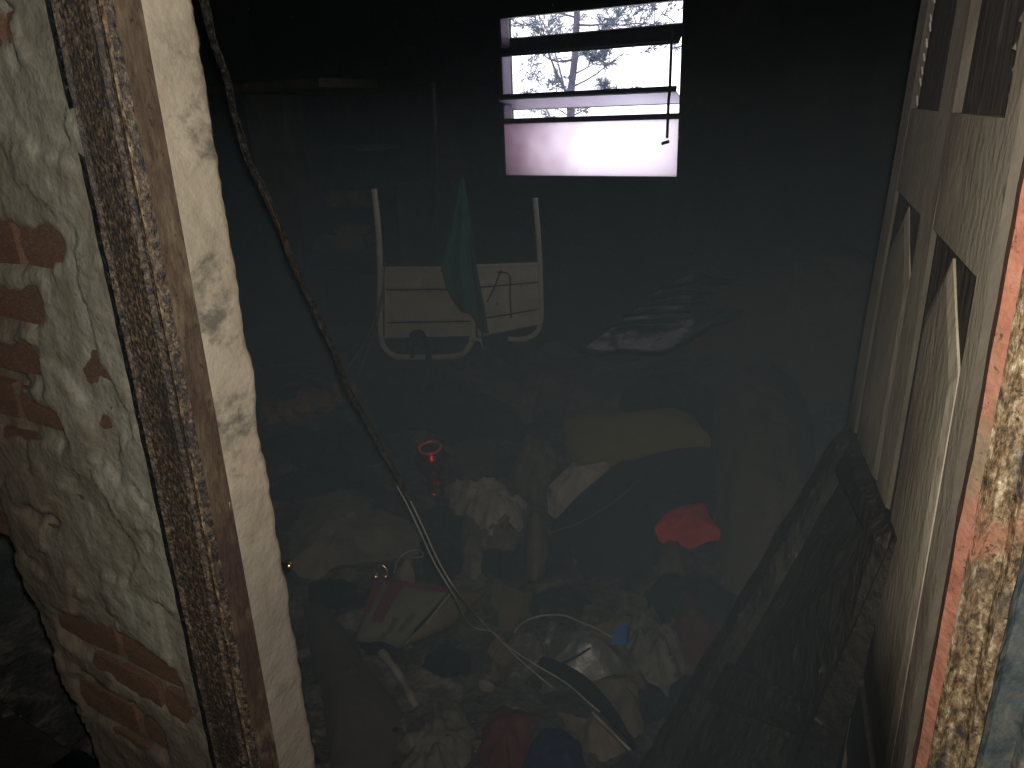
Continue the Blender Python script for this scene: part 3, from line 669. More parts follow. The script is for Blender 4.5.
lump('beige_cloth', 'beige pleated cloth under the black strap', 'cloth', Cc((480,412),(560,405),(690,408),(702,450),(690,540),(685,610),(650,650),(600,600),(540,500)), CM['beige'], .07, .45, rough_edge=.006)
lump('beige_rag', 'beige rag left of the black strap at the bottom', 'cloth', Cc((340,540),(430,570),(500,560),(560,580),(620,690),(600,710),(530,738),(470,710),(430,640)), CM['beige'], .05, .6)
sv = lump('silver_pouch', 'shiny silver film pouch with a cable looped over it', 'pouch', Cc((300,310),(330,240),(400,245),(480,258),(560,300),(630,335),(650,380),(600,405),(500,412),(420,402),(370,388),(320,360)), M['silver'], .11, .35, fs_=9, rings=18)
# foil strip
f0 = [PH(a, b, .07) for a, b in Cc((212,448),(255,405),(300,365))]
mb = MB(); mb.tube(spline(f0, 6), .012, 7, .35); tag(mb.build('foil_strip', M['silver']), 'crinkled silver foil strip left of the silver pouch', 'foil')
f0 = [PH(a, b, .12) for a, b in Cc((318,330),(330,290),(345,240))]
MB().tube(spline(f0, 6), .012, 7, .35).build('pouch_neck', M['silver'], sv)
# black strap
q = [PH(a, b, .085) for a, b in Cc((300,368),(370,400),(450,450),(530,530),(600,620),(645,690))]
sp = spline(q, 8); mb = MB(); vs = []
for i, p in enumerate(sp):
    t = (sp[min(i+1, len(sp)-1)]-sp[max(i-1, 0)]).normalized(); s = t.cross(Vector((0,0,1))).normalized()*(.006+.018*math.sin(math.pi*min(1, .15+i/len(sp))))
    vs += [p-s+Vector((0,0,-.006)), p-s*.7+Vector((0,0,.005)), p+s*.7+Vector((0,0,.005)), p+s+Vector((0,0,-.006))]
fs = [(i*4+a, i*4+(a+1) % 4, i*4+4+(a+1) % 4, i*4+4+a) for i in range(len(sp)-1) for a in range(4)]
tag(mb.add(vs, fs+[(0,1,2,3), tuple(len(vs)-1-k for k in range(4))]).build('black_strap', CM['black'], smooth=True), 'wide black strap curving over the beige cloth', 'strap')
tag(MB().tube(spline([PH(a, b, .10) for a, b in Cc((480,325),(430,355),(365,388))], 6), .003, 6).build('cable_tie', CM['black']), 'thin black cable tie across the silver pouch', 'tie')

# ------------------------------------------------------------------ shaped small things
def frame_at(p, up=(0,0,1), s=1.0, side=(1,0,0)):
    z = Vector(up).normalized(); x = Vector(side); x = (x - z*x.dot(z)).normalized(); y = z.cross(x)
    m = Matrix((x, y, z)).transposed().to_4x4(); return Matrix.Translation(p) @ m @ Matrix.Scale(s, 4)
# red jar
p = PH(434, 476, .0); jt = frame_at(p + Vector((0, 0, .01)), (.05, -.16, 1))
j = empty('red_jar', p, 'small glossy red jar with open rim left of the white cloth', 'jar')
MB().lathe([(.001,.0),(.040,.0),(.055,.02),(.066,.045),(.068,.065),(.064,.085),(.056,.104),(.044,.118),(.042,.124),(.040,.124),(.040,.116),(.048,.104),(.054,.075),(.052,.05),(.035,.02),(.001,.012)], jt, 36).build('body', M['redgloss'], j, smooth=True)
MB().lathe([(.043,.118),(.047,.121),(.048,.127),(.045,.132),(.040,.131),(.038,.124),(.043,.118)], jt, 36).build('rim', M['redrim'], j, smooth=True)
p2 = PH(424, 482, .02)
lump('red_lid', 'dark red glossy saucer lying in front of the red jar', 'lid', [(424,478),(434,474),(446,478),(450,486),(440,494),(428,492)], M['redgloss'], .03, .3, rough_edge=.002, fs_=8)  # loose shiny lid of the jar, carries the second highlight
# brass hoops with knobs
bz = empty('brass_hoop', PH(380, 580), 'gold-coloured brass hoop with two round knobs on the striped bag', 'hoop')
c0 = PH(381, 575, .09); xa = (R @ Vector((1, 0, 0))); ya = (R @ Vector((0, 1, 0)))
c0 = c0 + Vector((0,0,.01))
loop = [c0 + xa*.020*math.cos(a) + ya*.022*math.sin(a) for a in [math.pi*(1.25-1.5*k/20) for k in range(21)]]
MB().tube(loop, .0030, 8).build('hoop', M['brass'], bz, smooth=True)
for s in (-1, 1):
    kc = c0 + xa*.013*s*1.2 - ya*.014
    k_ = MB().lathe([(.0005,-.012),(.007,-.011),(.0115,-.004),(.0115,.004),(.007,.011),(.0005,.012)], frame_at(kc, ya+Vector((.2*s,0,0))), 16).build('knob', M['brass'], bz, smooth=True)
tag(MB().tube(spline([PH(a, b, .07) for a, b in D((385,110),(395,70),(430,40),(470,35),(480,55),(430,60))], 6), .003, 6).build('wire_loop', M['white_wire']), 'bent pale wire loop right of the brass hoop', 'wire')
tag(MB().lathe([(.0005,-.008),(.006,-.006),(.008,0),(.006,.006),(.0005,.008)], frame_at(P(289, 566, 1, .88)), 14).build('brass_bead', M['brass'], smooth=True), 'tiny shining brass fitting at the edge of the plaster reveal', 'fitting')
MB().tube([P(289, 566, 1, .88), P(289, 566, 1, .88)+Vector((-.10, .02, -.02))], .003, 6).build('stem', M['brass'], bpy.data.objects['brass_bead'])

# striped bag: quilted carton with maroon bands
def facet(name, label, cat, pix, m, h, group=None, parent=None, lift=0.0, thick=.004, bow=.01, nd=.02, sub=10):
    # thin curved sheet spanned between 4 pixel corners at given heights above the heap
    q = [PH(a, b, l) for (a, b, l) in pix]; mb = MB(); vs = []; n = sub
    nm = (q[1]-q[0]).cross(q[3]-q[0]).normalized()
    if nm.z < 0: nm = -nm
    for j in range(n+1):
        for i in range(n+1):
            s = i/n; t = j/n
            p = (q[0].lerp(q[1], s)).lerp(q[3].lerp(q[2], s), t)
            vs.append(p + nm*(bow*4*s*(1-s)*(.4+.6*4*t*(1-t)) + .006*fbm(p.x, p.y, 2, 12, 3) + lift))
    N = n+1
    fs = [(j*N+i, j*N+i+1, (j+1)*N+i+1, (j+1)*N+i) for j in range(n) for i in range(n)]
    o = mb.add(vs, fs).build(name, m, parent, smooth=True)
    s = o.modifiers.new('solid', 'SOLIDIFY'); s.thickness = thick; s.offset = 0
    if label: tag(o, label, cat, group)
    return o, q, nm
def bil(q, s, t): return (q[0].lerp(q[1], s)).lerp(q[3].lerp(q[2], s), t)
sb = empty('striped_bag', PH(400, 620), 'crushed grey paper sack with maroon bands and dark printed blocks', 'sack')
o1, q1, nm1 = facet('front_face', None, None, [(355,640,.03),(377,578,.12),(452,589,.12),(400,648,.02)], M['paper'], 0, parent=sb, bow=.025)
facet('side_face', None, None, [(400,648,.02),(455,588,.12),(484,594,.08),(448,628,.01)], CM['tan'], 0, parent=sb, bow=.01)
def decal(s0, s1, t0, t1, m, name='printed_band', off=.005):
    mb = MB(); vs = []; n = 10
    for j in range(n+1):
        for i in range(n+1):
            s = s0+(s1-s0)*i/n; t = t0+(t1-t0)*j/n; p = bil(q1, s, t)
            vs.append(p + nm1*(.025*4*s*(1-s)*(.4+.6*4*t*(1-t)) + .006*fbm(p.x, p.y, 2, 12, 3) + off))
    fs = [(j*(n+1)+i, j*(n+1)+i+1, (j+1)*(n+1)+i+1, (j+1)*(n+1)+i) for j in range(n) for i in range(n)]
    mb.add(vs, fs).build(name, m, sb, smooth=True)
decal(.28, .98, .20, .42, M['maroon_print']); decal(.40, .96, .0, .12, M['maroon_print']); decal(.90, 1.0, .42, 1.0, M['maroon_print'])
decal(.16, .38, .56, .66, M['dark_print'], 'printed_block'); decal(.20, .50, .76, .86, M['dark_print'], 'printed_block'); decal(.06, .16, .5, .6, M['dark_print'], 'printed_block')
lump('sack_body', None, None, D((262,350),(300,230),(400,140),(520,170),(560,240),(470,340),(400,370),(300,395)), CM['black'], .045, .3, parent=sb)
# white curved tube
tag(MB().tube(spline([PH(a, b, l) for a, b, l in ((381,652,.06),(391,664,.07),(402,680,.05),(411,697,.03),(416,706,.01))], 8), [.011+.002*math.sin(i*.6) for i in range(33)], 10, .04).build('plastic_tube', M['bone'], smooth=True), 'off-white broken plastic tube below the striped sack', 'tube')
# neck of white material above sack
lump('white_nozzle', 'pale cone-shaped scrap right of the brass hoop', 'scrap', D((385,115),(420,60),(450,60),(450,95),(410,120)), M['bone'], .05, .3, up=.06, rough_edge=.003)
# upright shoe
sh = empty('leather_shoe', PH(534, 575), 'worn grey-brown leather shoe standing on end by the navy duvet', 'shoe')
a = PH(534, 582, .02); 
top = PH(534, 512, .18); ax = (top-a)
mb = MB(); n = 18; vs = []; K = 22; side = (R @ Vector((1, 0, 0))); side = (side - ax.normalized()*side.dot(ax.normalized())).normalized(); fr = side.cross(ax.normalized())
Lx = ax.length
for i in range(n+1):
    t = i/n; wdt = .030*(.62+.55*math.sin(math.pi*min(1, t*1.02)**.8)) * (1-ss(.86, 1.0, t)*.75); dep = .030*(1-.45*t) * (1-ss(.88, 1.0, t)*.7)
    for k in range(K):
        an = 2*math.pi*k/K; vs.append(a + ax*t + side*(wdt*math.cos(an) + .010*math.sin(t*3)) + fr*dep*math.sin(an))
fs = [(i*K+k, i*K+(k+1) % K, (i+1)*K+(k+1) % K, (i+1)*K+k) for i in range(n) for k in range(K)]+[tuple(n*K+k for k in range(K)), tuple(range(K))[::-1]]
mb.add(vs, fs).build('upper', M['leather'], sh, smooth=True)
mb = MB(); vs = []
for i in range(n+1):
    t = i/n; wdt = .034*(.62+.55*math.sin(math.pi*min(1, t*1.02)**.8)) * (1-ss(.86, 1.0, t)*.65)
    for k, (sx, dy) in enumerate(((-1, .030), (1, .030), (1, .040), (-1, .040))):
        vs.append(a + ax*(t*1.01) + side*(wdt*sx + .010*math.sin(t*3)) + (-fr)*(-1)*0 + fr*(-dy*(1-.35*t)))
fs = [(i*4+b, i*4+(b+1) % 4, i*4+4+(b+1) % 4, i*4+4+b) for i in range(n) for b in range(4)]+[(0,1,2,3), tuple(n*4+k for k in (3,2,1,0))]
mb.add(vs, fs).build('sole', CM['black'], sh)
# carton bits, shell, blue scrap, tan cable
def crumpled_box(name, label, cat, pix4, hgt, m, mats2=None):
    q = [PH(a, b, 0) for a, b in pix4]; r = empty(name, sum(q, Vector())/4, label, cat)
    c = sum(q, Vector())/4; base = min(p.z for p in q)-.03
    body = MB(); lo = [Vector((p.x, p.y, base)) for p in q]; hi = [Vector((p.x+random.uniform(-.01,.01), p.y+random.uniform(-.01,.01), max(p.z for p in q)+hgt*random.uniform(.85, 1.1))) for p in q]
    body.add(lo+hi, [(3,2,1,0),(0,1,5,4),(1,2,6,5),(2,3,7,6),(3,0,4,7),(4,5,6,7)]).build('carton_body', m, r, bevel=.002)
    ctr = sum(hi, Vector())/4
    for i in (0, 2):
        a, b = hi[i], hi[(i+1) % 4]; o = (a+b)/2-ctr; o.z = .5*o.length; o = o*.8
        MB().hexa([a, b, b+o, a+o*1.1], Vector((0,0,.003))).build('flap', m, r)
    return r
crumpled_box('brown_carton', 'small crushed brown carton behind the crossing cables', 'carton', Cc((140,270),(170,190),(240,190),(225,280)), .06, CM['tan'])
crumpled_box('grey_carton', 'narrow grey-brown carton under the crossing cables', 'carton', Cc((110,430),(150,360),(205,395),(160,460)), .05, CM['tan'])
cp = frame_at(PH(485, 690, .006), (.2, .35, 1), .8)
cu = MB().lathe([(.001,0),(.012,.001),(.024,.008),(.029,.018),(.026,.018),(.020,.010),(.001,.004)], cp, 20).build('shell_dish', M['bone'], smooth=True)
tag(cu, 'small cream shell-shaped dish on the plaster crumbs', 'dish')
mb = MB(); c1 = [PH(a, b, l) for a, b, l in ((611,645,.10),(613,632,.12),(621,625,.14),(628,626,.14),(626,644,.10))]
mb.add(c1 + [p+Vector((.002,.01,-.006)) for p in c1], [(0,1,2,3,4),(9,8,7,6,5)]+[(i,5+i,5+(i+1)%5,(i+1)%5) for i in range(5)])
tag(mb.build('blue_tag', M['blue_plastic']), 'small bright blue plastic tag beside the silver pouch', 'tag')
arc = [PH(a, b, l) for a, b, l in ((514,633,.06),(519,626,.08),(528,620,.10),(540,616,.12),(553,615,.13),(566,616,.14),(580,622,.13),(595,628,.12),(606,634,.11),(613,638,.11))]
tag(MB().tube(spline(arc, 6), .0026, 8).build('looped_cable', M['white_wire'], smooth=True), 'pale cable arching over the silver pouch to the blue tag', 'cable')

# fallen bits at left rear
r = empty('fallen_slats', PH(290, 368), 'pale broken boards on the floor at far left', 'boards')
for (a, b, w_) in (((275,366),(300,362),.03), ((282,372),(345,368),.035)):
    p, q = PH(*a, .08), PH(*b, .08); d = (q-p).normalized(); s = d.cross(Vector((0,0,1))).normalized()*w_
    MB().hexa([p-s, q-s, q+s, p+s], (0,0,.015)).build('board', CM['tan'], r)
p, q = PH(268, 416, .03), PH(352, 390, .22)
tag(MB().tube([p.lerp(q, k/14) + Vector((0,0,.02*math.sin(k))) for k in range(15)], [.05+.015*math.sin(k*2.1) for k in range(15)], 10, .25).build('charred_beam', CM['orange']), 'charred beam end with an orange-brown scorched patch at left', 'beam')
p, q = PH(262, 366, .10), PH(345, 394, .22)
tag(MB().tube([p.lerp(q, k/14) for k in range(15)], .014, 7, .2).build('charred_stick', M['char']), 'long black charred stick above the scorched beam', 'stick')

# ------------------------------------------------------------------ white tubular frame with ribbed panels
YF = 3.25
fr_ = empty('folding_bed_frame', P(425, 352, 1, YF), 'white tubular metal folding frame with ribbed panels standing upright at the back', 'frame')
def FP(px, py, dy=0): return P(px, py, 1, YF+dy)
def rib_panel(c, name='panel', nrib=2, m='white_metal', ribs=()):
    # c: four corners tl, tr, br, bl
    tl, tr, br, bl = c; nv = (tr-tl).cross(bl-tl).normalized()
    if nv.y > 0: nv = -nv
    o = MB().hexa([bl, br, tr, tl], -nv*.004).build(name, M[m], fr_)
    prev = 0
    for rr in ribs:
        a = tl.lerp(bl, rr); b = tr.lerp(br, rr)
        MB().tube([a+nv*.004, b+nv*.004], .009, 8).build('rib', M[m], o)
        g0 = tl.lerp(bl, rr+.035); g1 = tr.lerp(br, rr+.035)
        MB().tube([g0+nv*.001, g1+nv*.001], .005, 6).build('rib_gap', M['steel_black'], o)
    MB().tube([tl+nv*.006, tr+nv*.006], .010, 8).build('top_rail', M['white_metal'], o)
    return o
tl, tr, br, bl = FP(383,268,.01), FP(468,268,.01), FP(471,336,.01), FP(386,338,.01)
rib_panel([tl, tr, br, bl], ribs=(.27, .74))
tl2, tr2, br2, bl2 = FP(474,266,.05), FP(538,264,.22), FP(539,320,.22), FP(478,333,.05)
rib_panel([tl2, tr2, br2, bl2], ribs=(.28, .76))
MB().tube(spline([FP(374,189), FP(378,225), FP(380,262), FP(380,300), FP(381,335), FP(385,348), FP(396,356), FP(412,357), FP(440,357), FP(460,355), FP(470,345), FP(473,332), FP(472,313)], 6), .0165, 10).build('bent_tube', M['white_metal'], fr_, smooth=True)
MB().tube(spline([FP(535,198,.24), FP(538,232,.24), FP(540,262,.24), FP(541,300,.24), FP(541,320,.24), FP(536,333,.22), FP(524,339,.2), FP(508,339,.16)], 6), .0135, 10).build('bent_tube', M['white_metal'], fr_, smooth=True)
MB().tube([FP(478,335,.05), FP(540,322,.23)], .012, 8).build('lower_rail', M['white_metal'], fr_)
MB().tube(spline([FP(470,340,-.01), FP(480,340,-.03), FP(485,349,-.05)], 5), .010, 8).build('hook', M['white_metal'], fr_)
MB().tube([FP(384,268), FP(386,338)], .010, 8).build('side_rail', M['white_metal'], fr_)
MB().tube([FP(384,270,-.03), FP(384,338,-.03)], .003, 6).build('wire', M['char_wire'], fr_)
def wire(name, label, pts, r, m, n=6, jit=0, seg=8, cat='cable', smooth=True):
    return tag(MB().tube(spline(pts, seg), r, n, jit).build(name, M[m], smooth=smooth), label, cat)
wire('thin_wire', 'pale thin wire trailing left from the frame to the floor, outer one', [FP(385,262,-.03), FP(383,285,-.05), FP(377,312,-.1), FP(366,340,-.2), PH(349,366,.06)], .0045, 'white_wire')
wire('thin_wire', 'pale thin wire trailing from the frame to the floor, inner one', [FP(383,292,-.03), FP(378,318,-.08), FP(372,340,-.15), PH(357,377,.06)], .004, 'white_wire')
wire('hanging_wire', 'dark wire hanging over the right-hand ribbed panel', [FP(497,272,.06), FP(509,275,.08), FP(510,295,.09), FP(511,318,.08)], .004, 'char_wire')
wire('slanting_wire', 'dark wire slanting behind the green cloth on the right-hand panel', [FP(501,270,.07), FP(494,288,.06), FP(487,302,.02)], .004, 'char_wire')
# black rag/strap on the lower tube
st_ = MB(); st_.tube(spline([FP(411,336,-.04), FP(419,332,-.05), FP(426,342,-.05), FP(429,360,-.05)], 5), .016, 7, .25); st_.tube(spline([FP(418,334,-.04), FP(414,346,-.05), FP(412,357,-.04)], 5), .012, 7, .25)
tag(st_.build('black_rag', CM['black']), 'black rag hooked over the bottom tube of the white frame', 'rag')
# stick + green cloth
tag(MB().tube([P(462,177,1,3.12), P(472,262,1,3.09), P(488,372,1,2.98)], .006, 8).build('stick', M['char_wood']), 'thin upright stick carrying the green cloth', 'stick')
tag(MB().tube([P(433,83,1,3.55), P(437,190,1,3.5), P(443,338,1,3.42)], .012, 8, .1).build('pole', M['char']), 'tall thin black pole behind the white frame', 'pole')
mb = MB(); n = 26; rows = 26; vs = []
Lft = [(461,180),(457,205),(452,240),(446,270),(441,292),(447,297)]; Rgt = [(464,180),(469,210),(472,235),(478,270),(484,305),(489,333)]
Bot = [(441,290),(452,302),(457,312),(472,314),(477,330),(489,334)]
def ip(L_, t):
    t = max(0, min(.9999, t))*(len(L_)-1); i = int(t); f = t-i; return (L_[i][0]*(1-f)+L_[i+1][0]*f, L_[i][1]*(1-f)+L_[i+1][1]*f)
for j in range(rows+1):
    t = j/rows
    for i in range(n+1):
        s = i/n
        bx, by = ip(Bot, s); tx, ty = 462+1.5*s, 180
        l = ip(Lft, t); r_ = ip(Rgt, t)
        x = l[0]*(1-s)+r_[0]*s; y = ty+(by-ty)*t
        l2 = ip(Lft, min(1, t*(by-180)/112)); r2 = ip(Rgt, min(1, t*(by-180)/154))
        x = l2[0]*(1-s)+r2[0]*s
        d = -.045*t*math.sin(s*9+1.5+2*t) - .02*t*fbm(s*3, t*2, 0, 2, 3)
        vs.append(P(x, y, 1, 3.07 + d))
N = n+1; fs = [(j*N+i, j*N+i+1, (j+1)*N+i+1, (j+1)*N+i) for j in range(rows) for i in range(n)]
gc = mb.add(vs, fs).build('green_cloth', M['green'], smooth=True); s = gc.modifiers.new('solid', 'SOLIDIFY'); s.thickness = .005
tag(gc, 'green cloth draped in a point over the upright stick', 'cloth')

# ------------------------------------------------------------------ burnt wardrobe at rear left
wr = empty('burnt_wardrobe', (-3.4, 3.55, 0), 'burnt open wooden shelf unit in the dark rear left corner', 'shelving')
x0, x1, y0, y1 = -3.62, -2.62, 3.30, 3.74
MB().box((x0, y0, .0), (x0+.30, y0+.02, 1.72)).build('front_panel', M['char_wood'], wr)
MB().box((x0, y0+.02, 0), (x0+.02, y1, 1.74)).build('side_panel', M['char_wood'], wr)
MB().box((x1-.02, y0+.05, 0), (x1, y1, 1.25)).build('side_panel', M['char'], wr)
MB().box((x0, y1, 0), (x1, y1+.01, 1.72)).build('back_panel', M['char'], wr)
MB().box((x0-.34, y0-.04, 1.755), (x1-.38, y1, 1.80)).build('top_board', M['char_wood'], wr)
for z, xe in ((1.42, x1-.25), (.75, x1)): MB().box((x0+.30, y0+.04, z), (xe, y1, z+.02)).build('shelf', M['char_wood'], wr)
def drawer(c, w_, h_, d_, ang):
    Mx = Matrix.Translation(c) @ Matrix.Rotation(ang, 4, 'Z') @ Matrix.Rotation(.05, 4, 'X')
    f = MB().box((-w_/2, 0, -h_/2), (w_/2, .016, h_/2)).build('drawer', CM['grey'], wr, warp=lambda p: Mx @ p)
    for a, b in (((-w_/2+.01, .016, -h_/2), (-w_/2+.02, d_, h_/2-.02)), ((w_/2-.02, .016, -h_/2), (w_/2-.01, d_, h_/2-.02)), ((-w_/2, .016, -h_/2), (w_/2, d_, -h_/2+.01))):
        MB().box(a, b).build('drawer_board', M['char_wood'], f, warp=lambda p: Mx @ p)
    return Mx
drawer(P(348, 199, 1, 3.2), .27, .085, .3, math.radians(12))
drawer(P(338, 243, 1, 3.15), .30, .085, .3, math.radians(14))
# crumpled pale paper in the drawer
o = MB(); c = P(352, 229, 1, 3.24); vs = []; Kq = 24
for j in range(9):
    for k in range(Kq):
        a = 2*math.pi*k/Kq; ph = math.pi*j/8; rr = 1+.35*fbm(math.cos(a)*math.sin(ph), math.sin(a)*math.sin(ph), math.cos(ph), 2.2, 3)
        vs.append(c + Vector((.11*math.cos(a)*math.sin(ph), .07*math.sin(a)*math.sin(ph), .04*math.cos(ph)))*rr)
tag(o.add(vs, [(j*Kq+k, j*Kq+(k+1) % Kq, (j+1)*Kq+(k+1) % Kq, (j+1)*Kq+k) for j in range(8) for k in range(Kq)]).build('crumpled_paper', CM['grey'], smooth=True), 'crumpled grey paper on the lower pulled-out drawer', 'paper')

# ------------------------------------------------------------------ glossy black board on the mattress, bedding behind
gb = empty('laminate_board', P(650, 320, 1, 3.2), 'warped wet-looking black board reflecting the window', 'board')
ZB = .64
bc = [P(580, 350, 1, 2.84), P(660, 352, 1, 2.84), P(800, 284, 1, 3.52), P(688, 271, 1, 3.56)]
mb = MB(); vs = []; n = 26
for j in range(n+1):
    for i in range(n+1):
        s = i/n; t = j/n; p = bc[0].lerp(bc[1], s).lerp(bc[3].lerp(bc[2], s), t)
        p = p + Vector((0, 0, .012*fbm(p.x, p.y, 3, 5, 4) + .022*(abs(n3(p.x, p.y, 1, 5)) - .2)))
        vs.append(p)
N = n+1; b_ = mb.add(vs, [(j*N+i, j*N+i+1, (j+1)*N+i+1, (j+1)*N+i) for j in range(n) for i in range(n)]).build('sheet', M['gloss_black'], gb, smooth=True)
s = b_.modifiers.new('solid', 'SOLIDIFY'); s.thickness = .018; s.offset = -1
mb = MB()
for k in range(5):
    a = bc[0].lerp(bc[3], .25+.12*k)+Vector((0,0,.014)); b = a + (bc[1]-bc[0]).normalized()*(.25+.1*random.random()) + Vector((0,.05,.004)); mb.tube(spline([a, a.lerp(b,.5)+Vector((0,0,.012)), b], 5), [.014, .010]*5+[.004], 6, .3) if False else mb.tube([a, a.lerp(b,.5)+Vector((0,0,.010)), b], [.010,.014,.004], 6, .2)
mb.build('melted_strip', M['gloss_black'], gb, smooth=True)
plump('bedding_roll', 'dark brown rolled bedding behind the black board near the right wall', 'bedding', [(690,298),(740,272),(790,258),(805,240),(850,236),(885,262),(870,300),(820,320),(760,322)], CM['brown'], (-.6,3.35,.86), (0,-.7,1), .08, .6, 5, drop=.5)
plump('sofa_arm', 'rounded dark upholstered arm at the right of the scorched mattress', 'armrest', [(712,400),(722,365),(745,350),(775,348),(800,368),(818,420),(812,480),(770,505),(730,490)], CM['brown'], (0,2.6,.62), (0,-.08,1), .12, .2, 4, drop=.5, dexp=2.2)
lump('dark_quilt', 'black quilt slumped between the rounded arm and the leaning charred door', 'quilt', [(735,500),(790,490),(830,440),(838,480),(800,560),(760,590),(740,560)], CM['black'], .14, .5)

# ------------------------------------------------------------------ the long burnt cable
def CP(px, py, y): return P(px, py, 1, y)
main = [CP(197,-30,.80), CP(203,0,.82), CP(214,40,.86), CP(228,85,.92), CP(236,120,.96), CP(247,155,.99), CP(262,188,1.02), CP(278,222,1.05), CP(290,255,1.07), CP(303,285,1.09), CP(318,318,1.11), CP(335,355,1.13), CP(350,392,1.15), CP(378,442,1.17), CP(400,482,1.18), CP(410,500,1.185)]
cab = empty('burnt_cable', CP(203,0,.82), 'long burnt cable hanging from the door head down across the heap', 'cable')
sp = spline(main, 8)
MB().tube([p + Vector((.004,-.005,0)) for p in sp[48:72]], .0020, 6, .2).build('bare_strand', M['copper'], cab)
mb = MB(); mb.tube([p + Vector((.003*n3(p.z, 0, 0, 30), .003*n3(p.z, 4, 0, 30), 0)) for p in sp], [.0032+.0030*abs(n3(p.z, 1, 0, 45)) + .0022*ss(1.5,1.2,p.z) for p in sp], 7, .3)
mb.build('charred_sheath', M['char_wire'], cab)
for k in range(3):
    q = [p + Vector((.0065*math.cos(i*.16+k*2.1+.8*n3(p.z,k,0,8)), -.005*math.sin(i*.16+k*2.1), 0)) for i, p in enumerate(sp)]
    MB().tube(q, .0017, 6, .2).build('strand', M['char_wire'], cab)
tail1 = [main[-2], main[-1], CP(422,525,1.19), CP(438,560,1.20), CP(456,590,1.20)]
for k, tl_ in enumerate((tail1+[PH(478,617,.15), PH(496,636,.15), PH(514,651,.15), PH(541,668,.14), PH(566,683,.11), PH(588,702,.11), PH(600,712,.10)],
                         [v+Vector((-.010,0,-.012)) for v in tail1]+[PH(470,625,.15), PH(492,632,.15), PH(500,640,.15), PH(520,660,.14), PH(553,688,.10)])):
    MB().tube(spline(tl_, 8), .0019, 8).build('white_core', M['white_wire'], cab, smooth=True)
wire('loose_wire', 'short pale wire ending at the black strap in the foreground', [PH(592,712,.07), PH(606,726,.07), PH(618,738,.07), PH(630,750,.06)], .003, 'white_wire')
wire('bag_cord', 'thin pale cord running along the right edge of the striped sack', [PH(426,624,.09), PH(440,606,.11), PH(452,592,.13)], .0022, 'white_wire')

# ------------------------------------------------------------------ small scattered fragments
GL = 'small charred fragment scattered over the heap of burnt cloth'
frag_me = []
for k in range(8):
    bm = bmesh.new(); bmesh.ops.create_icosphere(bm, subdivisions=1, radius=1)
    for v in bm.verts: v.co = Vector((v.co.x*random.uniform(.6,1.3), v.co.y*random.uniform(.4,1), v.co.z*random.uniform(.2,.7)))
    me = bpy.data.meshes.new('charred_fragment'); bm.to_mesh(me); bm.free(); me.materials.append([CM['grey'], CM['brown'], M['char'], CM['fluff']][k % 4]); frag_me.append(me)
rf = random.Random(3); c = 0
while c < 100:
    px = rf.uniform(285, 760); py = rf.uniform(370, 765) if rf.random() < .6 else rf.uniform(560, 765)
    p = PH(px, py, .0)
    if p.y > 3.6 or p.x > -.25: continue
    o = bpy.data.objects.new('charred_fragment', frag_me[rf.randrange(8)]); C.objects.link(o)
    s = rf.uniform(.008, .026); o.scale = (s, s, s); o.location = (p.x, p.y, H(p.x, p.y)+s*.3); o.rotation_euler = (rf.uniform(-.5,.5), rf.uniform(-.5,.5), rf.uniform(0,6))
    tag(o, GL, 'fragment', 'charred fragments on the heap'); c += 1
# filler rags that cover the heap between the named things
names = ['scorched rag', 'blackened sweater', 'sooty shirt', 'ashen towel']
rag_px = [(300,440,60,24,'black'),(340,500,50,20,'greybrown'),(410,400,60,20,'teal'),(470,385,50,18,'navy'),(560,345,50,14,'greybrown'),(470,410,46,16,'black'),
          (300,395,40,14,'black'),(560,600,60,26,'teal'),(600,560,50,30,'navy'),(440,520,40,30,'teal'),(330,590,50,24,'black'),(450,660,50,24,'black'),(420,740,50,20,'greybrown'),
          (650,700,40,30,'black'),(690,700,50,40,'black'),(590,520,50,30,'navy'),(500,560,40,24,'teal'),(540,455,36,18,'greybrown'),(520,425,30,12,'teal')]
RL = ['black rag low by the left reveal, behind the blankets','grey-brown rag on the left blanket pile','dark green rag in front of the white frame','navy rag right of the black jacket','grey-brown rag under the window wall',
      'black rag behind the cardboard sheet','black rag beside the scorched beam','dark green rag behind the silver pouch','navy rag under the brown sleeve','dark green rag left of the trouser leg','black rag left of the striped sack',
      'black rag right of the off-white tube','grey-brown rag on the bottom plaster crumbs','black rag right of the beige cloth','black rag at the foot of the charred door','navy rag on the duvet foot','dark green rag right of the shoe','grey-brown rag behind the white pillow','dark green rag behind the grey curtain']
for (cx, cy, rx, ry, m), lb in zip(rag_px, RL):
    pix = [(cx+rx*.6*math.cos(a)*rf.uniform(.7,1.15), cy+ry*.8*math.sin(a)*rf.uniform(.7,1.15)) for a in [2*math.pi*k/11 for k in range(11)]]
    lump('rag', lb, 'rag', pix, CM[m], .05, .9, rings=10, nb=56)

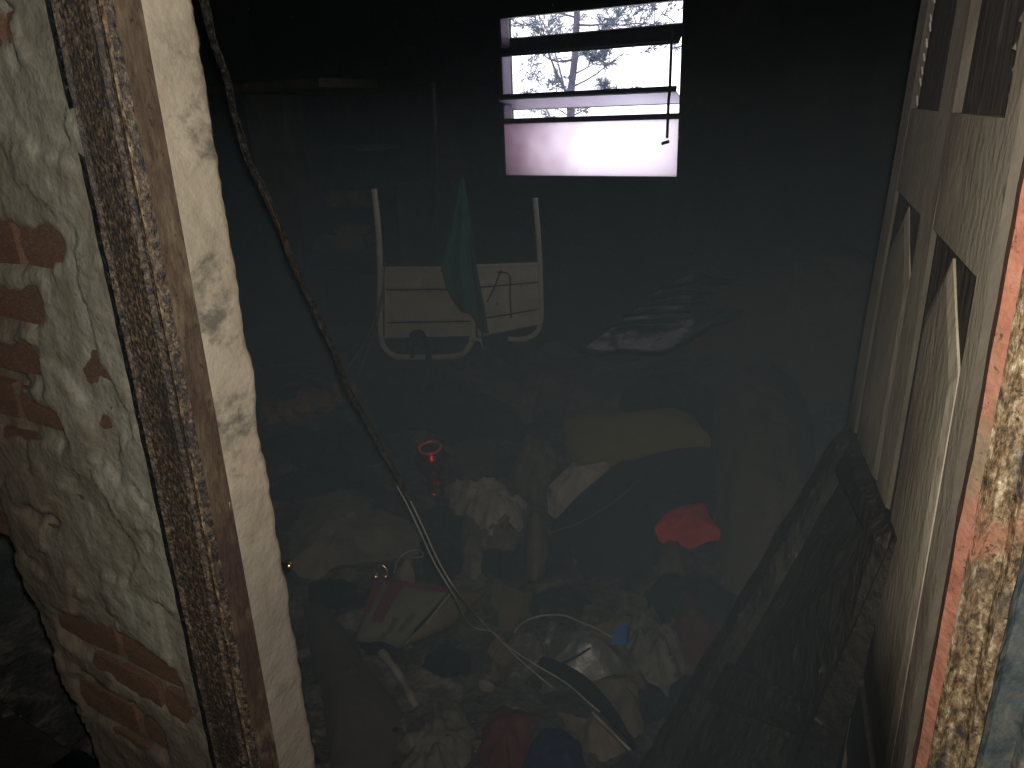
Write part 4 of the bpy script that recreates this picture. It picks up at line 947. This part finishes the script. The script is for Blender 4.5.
# debris seen through the broken wall at lower left
for k, (px, py, s) in enumerate(((14,716,.06),(34,738,.05),(8,752,.07),(52,758,.05),(24,764,.06),(2,728,.05),(44,712,.035),(62,745,.03))):
    p = P(px, py, 1, .80); o = MB(); vs = []; Kq = 10
    for j in range(7):
        for q in range(Kq):
            a = 2*math.pi*q/Kq; ph = math.pi*j/6; rr = 1+.6*fbm(math.cos(a)*math.sin(ph)+k, math.sin(a)*math.sin(ph), math.cos(ph), 1.8, 3)
            vs.append(p + Vector((s*math.cos(a)*math.sin(ph), s*.8*math.sin(a)*math.sin(ph), s*.5*math.cos(ph)))*rr)
    tag(o.add(vs, [(j*Kq+q, j*Kq+(q+1) % Kq, (j+1)*Kq+(q+1) % Kq, (j+1)*Kq+q) for j in range(6) for q in range(Kq)]).build('plaster_chunk', CM['grey']), 'broken grey plaster chunk seen past the broken wall edge at lower left', 'chunk', 'plaster chunks behind the broken wall')
tag(MB().box((-1.9, .72, .0), (-1.25, 1.15, P(30,760,1,.80).z-.02)).build('rubble_crate', M['char_wood'], bevel=.01), 'dark box under the plaster chunks at lower left', 'box')

# ------------------------------------------------------------------ smoke haze in the room, thicker towards the floor
hz_ = MB().box((-3.98, .72, .01), (.49, 3.77, 2.6)).build('haze', None)
m = bpy.data.materials.new('smoke_haze'); m.use_nodes = True; nt = m.node_tree; N = nt.nodes; L = nt.links; N.remove(N['Principled BSDF'])
vsn = N.new('ShaderNodeVolumeScatter'); vsn.inputs['Color'].default_value = (.64, .87, 1.0, 1)
tc = N.new('ShaderNodeTexCoord'); spx = N.new('ShaderNodeSeparateXYZ'); L.new(tc.outputs['Object'], spx.inputs[0])
mr = N.new('ShaderNodeMapRange'); mr.inputs['From Min'].default_value = .78; mr.inputs['From Max'].default_value = 1.70; mr.inputs['To Min'].default_value = .212; mr.inputs['To Max'].default_value = .006
L.new(spx.outputs[2], mr.inputs['Value']); L.new(mr.outputs[0], vsn.inputs['Density']); L.new(vsn.outputs[0], N['Material Output'].inputs['Volume'])
hz_.data.materials.clear(); hz_.data.materials.append(m)
tag(hz_, 'thin grey smoke haze hanging in the burnt room', 'smoke', kind='stuff')

# children were modelled in world coordinates: give each the inverse of its root's position
bpy.context.view_layer.update()
def fix(o):
    for ch in o.children:
        ch.matrix_parent_inverse = Matrix.Identity(4) if o.type != 'EMPTY' else o.matrix_world.inverted()
for o in list(bpy.data.objects):
    if o.type == 'EMPTY' and o.parent is None: fix(o)
